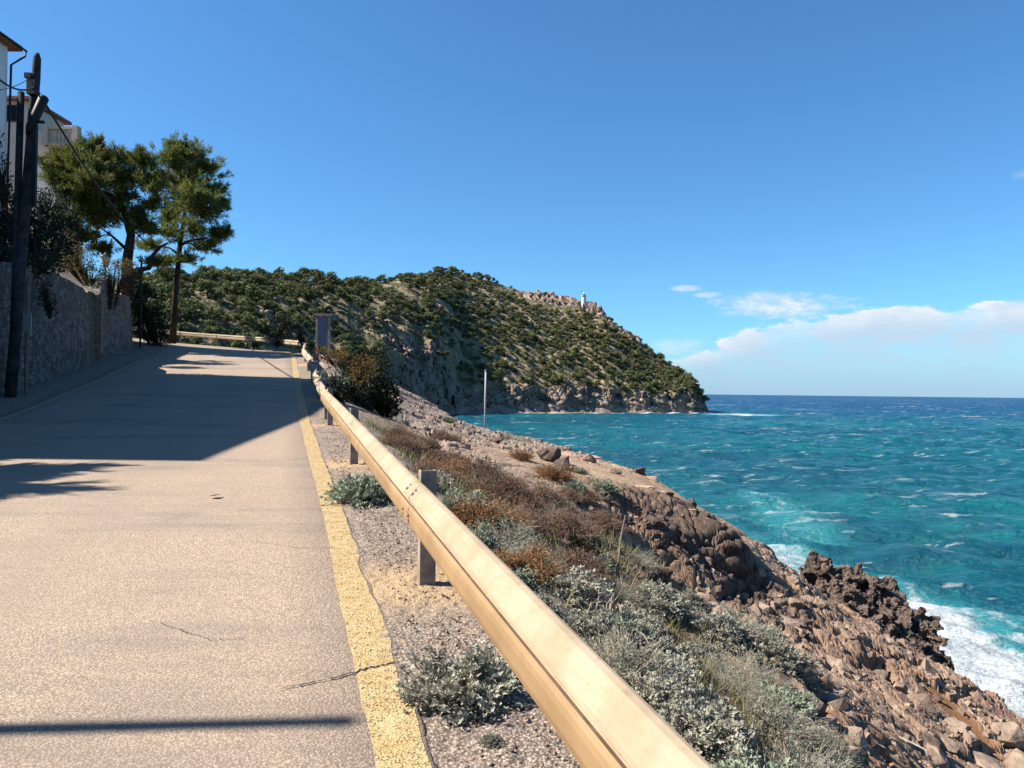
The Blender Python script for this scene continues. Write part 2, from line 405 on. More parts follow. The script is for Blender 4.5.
NEEDLE = ([(0, -.06, 0), (0, .06, 0), (1, 0, 0)], [(0, 1, 2)])

# ------------------------------------------------------------------ materials
def material(name, fn, rough=.9, spec=.3, k=.62):
    m = bpy.data.materials.new(name); m.use_nodes = True; t = m.node_tree
    b = t.nodes['Principled BSDF']; b.inputs['Roughness'].default_value = rough; b.inputs['Specular IOR Level'].default_value = spec
    T = NT(t); fn(T, b); bc = b.inputs['Base Color']
    if k != 1 and bc.is_linked: src = bc.links[0].from_socket; T.set(bc, T.mix(1.0, src, (k, k, k), 'MULTIPLY'))
    return m
def bump(T, b, h, strength=.5, dist=.02):
    n = T.n('ShaderNodeBump'); n.inputs['Strength'].default_value = strength; n.inputs['Distance'].default_value = dist
    T.set(n.inputs['Height'], h); T.set(b.inputs['Normal'], n.outputs[0]); return n
def objc(T): return T.n('ShaderNodeTexCoord').outputs['Object']
def geo(T): return T.n('ShaderNodeNewGeometry').outputs['Position']
def attr(T, n): return T.n('ShaderNodeAttribute', attribute_name=n).outputs['Fac']
def plain(name, c, rough=.7, var=.25, scale=6, spec=.3, metal=0, bm=0):
    def fn(T, b):
        v = objc(T); n = T.noise(v, scale, 6, .6)
        c2 = tuple(x * (1 - var) for x in c); c3 = tuple(min(1, x * (1 + var)) for x in c)
        T.set(b.inputs['Base Color'], T.mix(T.smooth(n, .3, .7), c2, c3)); b.inputs['Metallic'].default_value = metal
        if bm: bump(T, b, T.noise(v, scale * 6, 5, .6), bm, .02)
    return material(name, fn, rough, spec)
def foliage(name, c1, c2, rough=.7, trans=.25, scale=3.0, dry=None):
    def fn(T, b):
        gi = T.n('ShaderNodeNewGeometry'); oi = T.n('ShaderNodeObjectInfo')
        rnd = gi.outputs['Random Per Island']
        cc = T.mix(rnd, c1, c2)
        n = T.noise(objc(T), scale, 3, .5)
        cc = T.mix(T.smooth(n, .35, .65), cc, T.mix(.5, c2, tuple(min(1, x * 1.25) for x in c2)))
        if dry: cc = T.mix(T.smooth(T.math('ADD', T.math('MULTIPLY', rnd, .5), T.math('MULTIPLY', n, .6)), .58, .8), cc, dry)
        hs = T.n('ShaderNodeHueSaturation'); T.set(hs.inputs['Color'], cc)
        T.set(hs.inputs['Value'], T.math('ADD', .62, T.math('MULTIPLY', oi.outputs['Random'], .28)))
        T.set(b.inputs['Base Color'], hs.outputs[0])
        tr = T.n('ShaderNodeBsdfTranslucent'); T.set(tr.inputs[0], hs.outputs[0])
        mx = T.n('ShaderNodeMixShader'); mx.inputs[0].default_value = trans
        T.set(mx.inputs[1], b.outputs[0]); T.set(mx.inputs[2], tr.outputs[0])
        T.set(T.t.nodes['Material Output'].inputs[0], mx.outputs[0])
    return material(name, fn, rough, .2, 1)

def _asphalt(T, b):
    v = geo(T)
    f1 = T.voro(v, 95, 'F1'); cr = T.voro(v, 95, 'F1', 1); hsv = T.n('ShaderNodeSeparateColor'); T.set(hsv.inputs[0], cr)
    g = T.noise(v, 160, 3, .7); big = T.noise(v, .9, 5, .6); mid = T.noise(v, 14, 4, .6)
    stone = T.mix(hsv.outputs[0], (.25, .190, .142), (.47, .365, .275))
    c = T.mix(T.smooth(f1, .30, .62), stone, (.16, .12, .09))
    c = T.mix(T.math('MULTIPLY', T.smooth(g, .45, .7), .5), c, (.43, .335, .255))
    c = T.mix(T.math('MULTIPLY', T.smooth(big, .42, .62), .30), c, (.21, .16, .125))
    c = T.mix(T.math('MULTIPLY', T.smooth(mid, .5, .75), .25), c, (.11, .09, .08))
    sp = T.n('ShaderNodeSeparateXYZ'); T.set(sp.inputs[0], v); lt = T.math('ADD', T.math('ADD', sp.outputs[0], T.math('MULTIPLY', sp.outputs[1], .308)), 2.7)
    tr_ = T.math('ABSOLUTE', T.math('SUBTRACT', T.math('ABSOLUTE', lt), .95)); c = T.mix(T.math('MULTIPLY', T.smooth(T.math('ADD', tr_, T.math('MULTIPLY', mid, .3)), .75, .1), .22), c, (.17, .135, .11))
    st = T.noise(T.mapping(v, (1, 1, 1), (0, 0, 0), (7, 3, 0)), .55, 6, .6); c = T.mix(T.math('MULTIPLY', T.smooth(st, .60, .68), .35), c, (.15, .12, .10))
    # worn and patched tarmac further up the hill
    s2 = T.noise(T.mapping(v, (.22, .9, 1), (0, 0, .3)), 1.1, 5, .6)
    c = T.mix(T.math('MULTIPLY', T.smooth(s2, .52, .66), .35), c, (.10, .085, .078))
    T.set(b.inputs['Base Color'], c)
    h = T.math('SUBTRACT', T.math('MULTIPLY', g, .35), f1); bump(T, b, h, .32, .008)
M_ASPH = material('asphalt', _asphalt, .85, .25, 1)
def paint(name, c1, c2, wear_lo, wear_hi):
    def fn(T, b):
        v = geo(T); f1 = T.voro(v, 95, 'F1'); g = T.noise(v, 160, 3, .7)
        cc = T.mix(T.smooth(T.noise(v, 9, 5, .65), .3, .7), c1, c2)
        T.set(b.inputs['Base Color'], cc)
        bump(T, b, T.math('SUBTRACT', T.math('MULTIPLY', g, .35), f1), .6, .007)
        w = T.math('ADD', T.math('MULTIPLY', T.smooth(f1, .30, .62), .5), T.math('MULTIPLY', T.noise(v, 26, 5, .7), .6))
        tr = T.n('ShaderNodeBsdfTransparent'); mx = T.n('ShaderNodeMixShader')
        T.set(mx.inputs[0], T.smooth(w, wear_lo, wear_hi)); T.set(mx.inputs[1], b.outputs[0]); T.set(mx.inputs[2], tr.outputs[0])
        T.set(T.t.nodes['Material Output'].inputs[0], mx.outputs[0])
    return material(name, fn, .75, .3, 1)
M_YEL = paint('yellow_paint', (.33, .23, .10), (.40, .30, .16), .68, .92)
M_YEL2 = paint('faded_paint', (.30, .235, .14), (.38, .31, .20), .70, .9)
M_CRACK = plain('crack_dirt', (.03, .024, .02), .95)

def _terrain(T, b):
    v = geo(T); rock = attr(T, 'rock'); dark = attr(T, 'dark'); lr = attr(T, 'lat')
    n1 = T.noise(v, 1.1, 7, .62); n2 = T.noise(v, 6, 7, .68); n3 = T.noise(v, 30, 5, .7); n4 = T.noise(v, .35, 4, .5)
    vr = T.voro(v, 2.4, 'F1', 1); vs = T.n('ShaderNodeSeparateColor'); T.set(vs.inputs[0], vr)
    rc = T.mix(T.smooth(n1, .35, .65), (.30, .185, .125), (.50, .345, .24))
    rc = T.mix(T.math('MULTIPLY', vs.outputs[0], .45), rc, (.24, .145, .10))
    rc = T.mix(T.math('MULTIPLY', T.smooth(n2, .5, .72), .6), rc, (.50, .40, .31))
    rc = T.mix(T.math('MULTIPLY', T.smooth(n2, .48, .3), .55), rc, (.15, .10, .078))
    rc = T.mix(T.math('MULTIPLY', T.smooth(n4, .55, .68), .55), rc, (.42, .21, .10))
    rc = T.mix(T.math('MULTIPLY', T.smooth(n3, .5, .75), .35), rc, (.13, .095, .08))
    # grey weathered limestone on the knoll
    rc = T.mix(T.math('MULTIPLY', attr(T, 'knoll'), T.smooth(n2, .2, .6)), rc, (.31, .25, .215))
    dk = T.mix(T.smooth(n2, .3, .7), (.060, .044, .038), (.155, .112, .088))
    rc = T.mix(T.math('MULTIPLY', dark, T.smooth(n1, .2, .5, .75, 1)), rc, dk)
    rc = T.mix(T.math('MULTIPLY', attr(T, 'plat'), T.smooth(n2, .25, .6, .45, .9)), rc, T.mix(T.smooth(n1, .3, .7), (.40, .255, .165), (.52, .37, .25)))
    rc = T.mix(attr(T, 'ochre'), rc, T.mix(n3, (.34, .145, .05), (.46, .23, .10)))
    soil = T.mix(T.smooth(n2, .3, .7), (.15, .10, .065), (.30, .22, .15))
    soil = T.mix(T.math('MULTIPLY', T.smooth(n3, .45, .7), .5), soil, (.11, .11, .045))
    f1 = T.voro(v, 70, 'F1'); gcr = T.voro(v, 70, 'F1', 1); gs = T.n('ShaderNodeSeparateColor'); T.set(gs.inputs[0], gcr)
    gr = T.mix(gs.outputs[0], (.33, .26, .215), (.66, .53, .44)); gr = T.mix(T.smooth(f1, .35, .6), gr, (.20, .155, .125))
    sand = T.mix(n3, (.50, .33, .18), (.60, .44, .27))
    gr = T.mix(T.math('MULTIPLY', T.math('MAXIMUM', attr(T, 'sand'), T.math('MULTIPLY', T.smooth(n2, .56, .68), .5)), .85), gr, sand)
    gmask = T.math('MULTIPLY', T.smooth(T.math('ADD', lr, T.math('MULTIPLY', T.math('SUBTRACT', n2, .5), 1.2)), 2.1, 1.45), 1)
    so = T.mix(gmask, soil, gr)
    T.set(b.inputs['Base Color'], T.mix(rock, so, rc))
    h = T.math('ADD', T.math('MULTIPLY', n2, .8), T.math('MULTIPLY', n3, .45))
    h = T.math('SUBTRACT', h, T.math('MULTIPLY', f1, .12)); bump(T, b, h, .8, .06)
M_TERR = material('coast_rock_and_soil', _terrain, .93, .2)

def _hill(T, b):
    v = geo(T); crag = attr(T, 'crag'); scr = attr(T, 'scrub')
    n1 = T.noise(v, .035, 8, .6); n2 = T.noise(v, .16, 8, .65); n3 = T.noise(v, .9, 5, .7)
    rk = T.mix(T.smooth(n2, .35, .65), (.20, .15, .115), (.40, .31, .245)); rk = T.mix(T.math('MULTIPLY', T.smooth(n3, .45, .7), .6), rk, (.12, .09, .075))
    so = T.mix(T.smooth(n2, .35, .62), (.21, .165, .10), (.37, .29, .195)); so = T.mix(T.math('MULTIPLY', T.smooth(n3, .45, .65), .75), so, (.065, .072, .03))
    so = T.mix(T.math('MULTIPLY', T.smooth(n2, .56, .66), T.smooth(n3, .4, .6)), so, (.35, .29, .23))
    c = T.mix(T.smooth(T.math('ADD', crag, T.math('MULTIPLY', T.math('SUBTRACT', n2, .5), .9)), .3, .6), so, rk)
    c = T.mix(T.math('MULTIPLY', scr, .7), c, (.05, .06, .025))
    T.set(b.inputs['Base Color'], c)
    bump(T, b, T.math('ADD', n2, T.math('MULTIPLY', n3, .35)), .9, 1.2)
M_HILL = material('headland_ground', _hill, .95, .1, .74)

def _sea(T, b):
    v = geo(T); foam = attr(T, 'foam'); far = attr(T, 'far')
    wv = T.mapping(v, (1, 2.2, 1), (0, 0, .25)); ws = T.mapping(v, (.5, 1.4, 1), (0, 0, .2))
    big = T.noise(ws, .012, 4, .5); md = T.noise(wv, .11, 5, .6); sm = T.noise(wv, .5, 6, .65); fi = T.noise(v, 2.2, 5, .65)
    teal = T.mix(T.smooth(big, .35, .65), (.0006, .058, .082), (.0014, .093, .106)); teal = T.mix(T.math('MULTIPLY', T.smooth(md, .35, .65), .6), teal, (.0004, .036, .070))
    deep = T.mix(T.smooth(md, .4, .6), (.001, .030, .085), (.001, .050, .120))
    c = T.mix(T.smooth(far, .0, 1), teal, deep)
    c = T.mix(T.smooth(foam, .05, .5, 0, .75), c, (.03, .22, .24))
    # whitecaps
    w1 = T.smooth(T.noise(T.mapping(v, (.35, 1.1, 1), (0, 0, .15)), .45, 7, .62), .60, .66)
    w2 = T.smooth(T.noise(T.mapping(v, (.30, 1.0, 1), (0, 0, .1), (40, 3, 0)), .13, 9, .66), .598, .66)
    w3 = T.math('MULTIPLY', T.smooth(T.noise(T.mapping(v, (.3, .9, 1), (0, 0, .05), (11, 3, 0)), .03, 10, .7), .58, .66), T.smooth(far, .1, .6))
    cap = T.math('MAXIMUM', T.math('MULTIPLY', T.math('MAXIMUM', w1, w2), T.smooth(md, .35, .6)), w3)
    lace = T.noise(T.mapping(v, (1, 1, 1), (0, 0, 0)), .55, 10, .72, .8); lace2 = T.noise(v, .16, 8, .65, .5)
    fm = T.smooth(T.math('ADD', T.math('ADD', T.math('MULTIPLY', lace, .75), T.math('MULTIPLY', lace2, .35)), T.math('MULTIPLY', foam, .62)), .74, .98)
    fm = T.math('MULTIPLY', fm, T.smooth(foam, .02, .3))
    allf = T.math('MAXIMUM', T.math('MULTIPLY', cap, .62), fm, clamp=True)
    c = T.mix(allf, c, (.34, .37, .39)); T.set(b.inputs['Base Color'], c)
    T.set(b.inputs['Roughness'], T.math('ADD', T.math('MULTIPLY', allf, .5), T.smooth(far, 0, 1, .25, .45)))
    h = T.math('ADD', T.math('MULTIPLY', md, 1.5), T.math('ADD', T.math('MULTIPLY', sm, .8), T.math('MULTIPLY', fi, .14)))
    bump(T, b, h, 1.0, 1.1)
M_SEA = material('sea_water', _sea, .2, .22, 1)

M_RAIL = plain('galvanised_rail', (.62, .47, .29), .5, .10, 3, .5, .0, .05)
def _rail(T, b):
    v = geo(T); n = T.noise(v, 3, 6, .6); s = T.noise(T.mapping(v, (1, 1, 6)), 22, 5, .7)
    c = T.mix(T.smooth(n, .3, .7), (.235, .182, .124), (.315, .255, .185)); c = T.mix(T.math('MULTIPLY', T.smooth(s, .52, .75), .45), c, (.17, .11, .06))
    T.set(b.inputs['Base Color'], c); bump(T, b, s, .08, .005)
M_RAIL = material('weathered_rail', _rail, .8, .1, 1)
M_VALLEY_SHADE = plain('rail_valley_shade', (.12, .075, .045), .9, .3, 9)  # shadow line between the rail lobes, painted in as a dark colour
M_POST = plain('post_steel', (.38, .31, .26), .7, .3, 9, .3, .2, .1)
M_BOLT = plain('bolt_steel', (.30, .27, .24), .5, .2, 20, .5, .6)
M_POLE = plain('tarred_wood', (.045, .05, .058), .9, .5, 5, .15, 0, .5)
M_DARKM = plain('dark_metal', (.012, .012, .014), .6, .3, 6, .3)
M_CABLE = plain('black_cable', (.012, .012, .012), .6, .1)
M_BARK = plain('pine_bark', (.055, .040, .030), .95, .45, 5, .1, 0, .6)
M_BARE = plain('bare_wood', (.42, .35, .29), .9, .2, 5, .1)
M_TWIG = plain('dry_twig', (.26, .19, .14), .95, .35, 8, .1)
M_PINE = foliage('pine_needles', (.046, .070, .016), (.135, .170, .038), .65, .35, 1.2, (.24, .23, .06))
M_HPINE = foliage('headland_pine', (.050, .072, .028), (.15, .17, .065), .8, .2, .12, (.20, .19, .08))
M_SCRUB = foliage('maquis', (.07, .085, .035), (.17, .165, .085), .85, .15, .15)
M_SILV = foliage('silver_leaves', (.16, .165, .125), (.38, .37, .30), .8, .2, 6)
M_SILVG = foliage('grey_green_leaves', (.12, .155, .10), (.30, .34, .25), .8, .2, 6)
M_BRN = foliage('brown_heath', (.10, .058, .042), (.26, .165, .12), .9, .15, 4, (.33, .20, .14))
M_RUST = foliage('rusty_heath', (.15, .068, .022), (.30, .15, .06), .9, .15, 5)
M_LIME = foliage('fresh_green', (.12, .22, .02), (.26, .38, .05), .7, .3, 5)
M_DKG = foliage('dark_evergreen', (.008, .016, .009), (.024, .038, .016), .7, .1, 1.5)
M_ORNG = foliage('orange_foliage', (.15, .085, .02), (.34, .19, .05), .8, .2, 2, (.10, .10, .03))
M_OLIVE = foliage('olive_foliage', (.05, .06, .018), (.15, .14, .045), .8, .2, 2, (.30, .17, .05))
M_STRAW = foliage('straw', (.26, .21, .15), (.42, .36, .28), .9, .2, 3)
M_GRASS = foliage('dry_grass', (.13, .13, .05), (.28, .25, .12), .9, .2, 3)
def _stone(T, b):
    v = objc(T); w = T.mapping(v, (1, 1, 1.25)); f = T.voro(w, 4.3, 'DISTANCE_TO_EDGE'); cr = T.voro(w, 4.3, 'F1', 1)
    s = T.n('ShaderNodeSeparateColor'); T.set(s.inputs[0], cr); n = T.noise(v, 18, 6, .65)
    c = T.mix(s.outputs[0], (.09, .08, .078), (.34, .30, .27)); c = T.mix(T.math('MULTIPLY', s.outputs[1], .3), c, (.36, .26, .19))
    c = T.mix(T.smooth(n, .35, .75, 0, .4), c, (.15, .125, .11))
    c = T.mix(T.smooth(f, .055, .015), c, (.28, .245, .21))
    T.set(b.inputs['Base Color'], c); bump(T, b, T.math('ADD', T.smooth(f, 0, .09), T.math('MULTIPLY', n, .3)), 1.0, .06)
M_WALL = material('rubble_masonry', _stone, .92, .2)
M_COURSE = plain('coursed_stone', (.26, .21, .17), .9, .35, 5, .2, 0, .5)
M_REND = plain('beige_render', (1.0, .82, .66), .9, .06, 1.5, .2, 0, .1)
M_WHITE = plain('white_render', (1.0, .98, .94), .85, .04, 2, .2, 0, .1)
M_TILE = plain('terracotta', (.40, .17, .09), .85, .3, 8, .2, 0, .3)
M_STONEB = plain('baluster_stone', (.85, .66, .48), .85, .15, 8, .2, 0, .2)
M_SHUT = plain('grey_shutter', (.16, .15, .16), .7, .15, 10)
M_GLASSD = plain('window_pane', (.03, .035, .04), .15, .1, 2, .6)
M_BLUEP = plain('blue_grey_panel', (.15, .20, .30), .6, .15, 3)
M_PLATE = plain('pale_plate', (.45, .46, .48), .6, .1, 8)
M_LAMP = plain('frosted_lamp_glass', (.62, .60, .56), .3, .06, 5, .5)
M_LH = plain('lighthouse_white', (.80, .78, .74), .8, .05, .5)
def _boul(T, b):
    v = objc(T); g = geo(T); n1 = T.noise(g, 2.5, 6, .65); n2 = T.noise(g, 14, 6, .7); oi = T.n('ShaderNodeObjectInfo')
    c = T.mix(T.smooth(n1, .35, .65), (.25, .17, .125), (.44, .325, .245)); c = T.mix(T.math('MULTIPLY', T.smooth(n2, .45, .7), .5), c, (.15, .105, .085))
    T.set(b.inputs['Base Color'], c); bump(T, b, T.math('ADD', n1, T.math('MULTIPLY', n2, .5)), .8, .05)
M_BOUL = material('boulder_rock', _boul, .93, .2)
M_LEDGE = plain('ledge_rock', (.52, .35, .235), .93, .3, 4, .2, 0, .6)
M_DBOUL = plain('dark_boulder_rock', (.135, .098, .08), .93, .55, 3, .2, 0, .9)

# ================================================================== SETTING
# ---- coast ground: one sheet, finer where it is near
def build_terrain():
    az = np.concatenate([np.arange(-86, -34, .8), np.arange(-34, -14, .25), np.arange(-14, 37, .085), np.arange(37, 70, .5), np.arange(70, 181, 3)])
    az = np.concatenate([np.arange(-179, -86, 3), az]); az = np.radians(az)
    r = np.concatenate([[.02, .5, .9], np.geomspace(1.2, 44, 900), np.geomspace(45, 110, 60)])
    A, Rr = np.meshgrid(az, r); X = Rr * np.sin(A); Y = Rr * np.cos(A)
    Zb = terrain(X, Y, False)[0]; Vb = np.stack([X, Y, Zb], 2); Nb = np.cross(np.gradient(Vb, axis=1), np.gradient(Vb, axis=0)); nb = np.abs(Nb[:, :, 2]) / (np.linalg.norm(Nb, axis=2) + 1e-12)
    Z, rock, dark, lr, ed, S = terrain(X, Y, True, np.clip((nb - .35) / .5, .25, 1))
    # rough up steep faces along their normals
    V = np.stack([X, Y, Z], 2)
    N = Nb / (np.linalg.norm(Nb, axis=2)[:, :, None] + 1e-12); N = np.where(N[:, :, 2:3] < 0, -N, N)
    steep = sstep(1 - nb, .12, .45) * rock * sstep(-ed, .3, 1.0)
    m = steep > 0.02; xm, ym, zm = X[m], Y[m], Zb[m]; h_ = (xm * .8 - ym * .6)
    q = .55 * bulge(h_, zm * 1.3 + ym * .5, 1.4, 62) + .5 * bulge(h_, zm * 1.2 + ym * .4, .7, 63)
    V[m] += N[m] * (q * steep[m] * .95)[:, None]
    knoll = sstep(Y, 12, 16) * sstep(-X, -4.5, -1.0) * (1 - dark)
    px_, py_ = P(630, 480, 20)[:2]; plat = np.exp(-(((X - px_) / 4.6) ** 2 + ((Y - py_ - .4 * (X - px_)) / 5.4) ** 2) ** 2) * (1 - np.clip(dark, 0, 1)) * sstep(nb, .6, .85)
    ochre = ochre_mask(X + .08 * fbm(X / .3, Y / .3, 5, 3), Y) * 1.3
    flat = np.clip(ochre, 0, 1) * .75
    sand = np.zeros(X.shape)
    for k in range(-1, 8):
        p = road_pt(4.11 + 5.3 * k, HW + .55); sand = np.maximum(sand, np.exp(-(((X - p.x) / .55) ** 2 + ((Y - p.y) / .42) ** 2)))
    sand = np.clip(sand * 1.5, 0, 1)
    mesh_o = mesh_np('coast_ground', V.reshape(-1, 3), grid_faces(len(r), len(az))[:, ::-1], M_TERR, smooth=False,
                     attrs=dict(rock=rock, dark=np.clip(dark, 0, 1), lat=lr, knoll=knoll, plat=plat, ochre=np.clip(ochre, 0, 1), sand=sand))
    struct(mesh_o)
build_terrain()

# ---- road, painted lines, cracks
def strip(name, s0, s1, ds, latf, mat, lift, nlat=2, skirt=0):
    ss = np.arange(s0, s1, ds); V = []
    for s_ in ss:
        a, b = latf(s_)
        row = [road_pt(s_, a + (b - a) * t / (nlat - 1), lift) for t in range(nlat)]
        if skirt: row = [road_pt(s_, a - .02, lift - skirt)] + row + [road_pt(s_, b + .02, lift - skirt)]
        V += [tuple(p) for p in row]
    nc = nlat + (2 if skirt else 0)
    return struct(mesh_np(name, np.array(V), grid_faces(len(ss), nc), mat, smooth=True))
def nz(x, k): return float(fbm(np.array([x * 1.0]), np.array([k * 3.7]), 40 + k, 4)[0])
def edgef(s): return HW + .19 + .03 * nz(s * 2.2, 5) - .05 * max(0, nz(s * .9 + 4, 7) - .25)
strip('road', -13.5, 92, .06, lambda s: (-HW - .28 + .08 * nz(s * .6, 1), edgef(s) + .008 + .012 * nz(s * 6, 3)), M_ASPH, 0, 12, .02)
strip('edge_line_near_rail', -13, 90, .03, lambda s: (HW - .005 + .008 * nz(s * 4, 4) + .02 * nz(s * .5, 6), edgef(s)), M_YEL, .004)
strip('edge_line_near_wall', -13, 90, .1, lambda s: (-HW - .07 + .01 * nz(s * 3, 8), -HW + .07 + .02 * nz(s * 2, 9)), M_YEL2, .004)
def crack(pix, w, name='road_crack'):
    V = []; pts = []
    for (a, b) in zip(pix[:-1], pix[1:]):
        for t in np.linspace(0, 1, 14, endpoint=False): pts.append((a[0] + (b[0] - a[0]) * t, a[1] + (b[1] - a[1]) * t))
    W = []
    for px, py in pts:
        a, b = ray(px, py); d = -ZC / (b - .0572); W.append(np.array([a * d, d]))
    W = np.array(W); W += rng.normal(size=W.shape) * .006; T_ = np.gradient(W, axis=0); T_ /= np.linalg.norm(T_, axis=1)[:, None] + 1e-9
    N_ = np.stack([-T_[:, 1], T_[:, 0]], 1)
    for i, q in enumerate(W):
        ww = w * (.4 + .9 * rng.random()) * min(1, i / 4, (len(W) - 1 - i) / 4 + .1)
        for s_ in (-1, 1):
            x, y = q + N_[i] * ww * s_; S, L = road_coords(np.array([x]), np.array([y])); V.append((x, y, float(road_z(S[0], L[0])) + .008))
    return struct(mesh_np(name, np.array(V), grid_faces(len(W), 2), M_CRACK))
crack([(278, 690), (330, 680), (372, 668), (400, 662)], .006)
#crack([(372, 711), (395, 712), (412, 708)], .004)
crack([(240, 540), (300, 548), (350, 548)], .0025)
crack([(150, 620), (210, 640), (252, 638)], .002)

# ---- sea
def build_sea():
    az = np.radians(np.concatenate([np.arange(-60, -12, 1.0), np.arange(-12, 38, .09), np.arange(38, 100, 1.0)]))
    r = np.concatenate([np.geomspace(12, 2500, 760), np.geomspace(2600, 60000, 40)])
    A, Rr = np.meshgrid(az, r); X = Rr * np.sin(A); Y = Rr * np.cos(A); Z = np.zeros(X.shape); dr = np.gradient(r)[:, None]
    g = np.random.default_rng(3)
    for i in range(70):
        lam = 2.2 * (24 / 2.2) ** g.random(); th = 1.1 + g.normal() * .45; k = 2 * math.pi / lam; am = .016 * lam * (.4 + g.random())
        ph = k * (X * math.cos(th + math.pi) + Y * math.sin(th + math.pi)) + g.random() * 6.28 + .6 * fbm(X / lam / 3, Y / lam / 3, i, 2)
        sn = np.sin(ph); Z += am * (1 - 2 * np.sqrt(np.abs(np.cos(ph / 2)) + .0)) * .45 * np.exp(-(1.6 * dr / lam) ** 2) + am * .3 * sn * np.exp(-(1.6 * dr / lam) ** 2)
    Z *= sstep(np.hypot(X, Y), 20, 60) * .8 + .25
    foam = np.zeros(X.shape)
    for a, b, w, k in (((19, 112), (26, 78), 5, .42), ((26, 78), (30, 57), 5, .60), ((30, 57), (28, 45), 5.5, .85), ((28, 45), (22, 34), 6.5, 1.0), ((22, 34), (19, 20), 7, 1.0), ((30, 66), (42, 44), 4, .38), ((14, 60), (24, 52), 5, .5), ((40, 120), (34, 84), 5, .32)):
        a = np.array(a, float); b = np.array(b, float); ab = b - a; t = np.clip(((X - a[0]) * ab[0] + (Y - a[1]) * ab[1]) / (ab @ ab), 0, 1)
        d = np.hypot(X - a[0] - t * ab[0], Y - a[1] - t * ab[1]) / w; foam = np.maximum(foam, k * np.exp(-d ** 2 * .9))
    ed = edge_dist(X, Y); foam = np.maximum(foam, np.exp(-np.clip(ed - 6, 0, 99) / 2.5) * (Rr < 140))
    col_ = X / np.maximum(Y, 1) * F_PX + 512; rf = hill_foot(col_); dd = rf - Rr
    foam = np.maximum(foam, .95 * np.exp(-(np.clip(dd, 0, 999) / 9) ** 2) * (Y > 0) * (col_ < 716) * (col_ > 380) * (dd > -40))
    foam = np.maximum(foam, .75 * np.exp(-((Rr - 585) / 22) ** 2 - ((col_ - 742) / 40) ** 2) * (Y > 0))
    far = sstep(np.log(Rr), math.log(260), math.log(1800))
    Z[:, :] += SEA
    o = mesh_np('sea', np.stack([X, Y, Z], 2).reshape(-1, 3), grid_faces(len(r), len(az))[:, ::-1], M_SEA, smooth=True, attrs=dict(foam=foam, far=far))
    struct(o)
# ---- headland
HT = np.array([  # column px, foot r, ridge r, ridge row, cliff height m
 (-900,150,300,300,6),(-400,160,330,292,6),(0,210,400,287,6),(150,240,430,281,7),(215,270,460,278,8),(300,340,520,280,10),(370,410,600,284,20),(420,470,660,277,30),(440,490,690,273,27),(462,512,715,273,8),
 (510,536,735,288,8),(545,552,745,296,8),(560,560,750,299,9),(583,568,750,304,9),(600,576,735,309,10),(612,582,720,320,10),(630,590,710,334,10),(660,602,695,357,12),(680,612,682,371,17),(694,618,666,382,18),(703,626,650,398,12),(708,634,645,409,3),(714,640,650,420,0),(900,640,650,420,0)], float)
def _hc(px, k): return np.interp(px, HT[:, 0], HT[:, k])
def hill_foot(px): return _hc(px, 1) + 4.5 * fbm(px / 16., px * 0, 71, 4) * sstep(px, 380, 430)
def _rowz(px, row, r):
    hor = 392.1 + .0109 * (px - 512); return ZC + (hor - row) / F_PX * r * np.cos(np.arctan((px - 512) / F_PX))
def hill(px, r):
    rf = hill_foot(px); rr = _hc(px, 2); zr = _rowz(px, _hc(px, 3), rr); ch = _hc(px, 4) * (1 + .25 * fbm(px / 14., px * 0 + 3, 72, 3)); ch = np.minimum(ch, np.maximum(zr - SEA, 0) * .9)
    t = (r - rf) / (rr - rf); a = np.arctan((px - 512) / F_PX); X = r * np.sin(a); Y = r * np.cos(a)
    tt = np.clip(t, 0, 1)
    z = SEA + ch * sstep(t, -.012, .055) * .75 + ch * .25 * sstep(t, .03, .13) + (zr - SEA - ch) * (1 - (1 - tt) ** 1.25) * .97 + 0.03 * (zr - SEA) * tt
    z = np.where(t < 0, np.minimum(z, SEA + t * 60 + ch * sstep(t, -.012, .055) * .75), z)
    z = np.where(t > 1, zr - (zr - SEA + 10) * np.clip((t - 1) / 1.1, 0, 1) ** 1.6, z)
    base = np.clip((z - SEA) / 15, 0, 1)
    crag = np.maximum(sstep(.10 - t, 0, .05) * sstep(ch, 5, 8), sstep(fbm(X / 60, Y / 60, 81, 4) + .25 * np.exp(-((px - 405) / 45) ** 2) * .7 * (t < .5), .50, .66))
    crag = np.maximum(crag, sstep(.09 - t, 0, .03)); crag = np.maximum(crag, sstep(t, .8, .9) * sstep(px, 500, 540) * (px < 640))
    n = rocky(X, Y, 17, 82, .4, 1.2) * .35 + rocky(X, Y, 7, 83, .9, 1.2) * .55 + rocky(X, Y, 2.8, 84) * .6
    z = z + base * (n * crag * 1.35 + (1 - crag) * (1.7 * fbm(X / 38, Y / 38, 85, 4) * (1 - .7 * sstep(t, .75, .95)) + 1.2 * fbm(X / 8, Y / 8, 86, 4)))
    return X, Y, z, crag, t
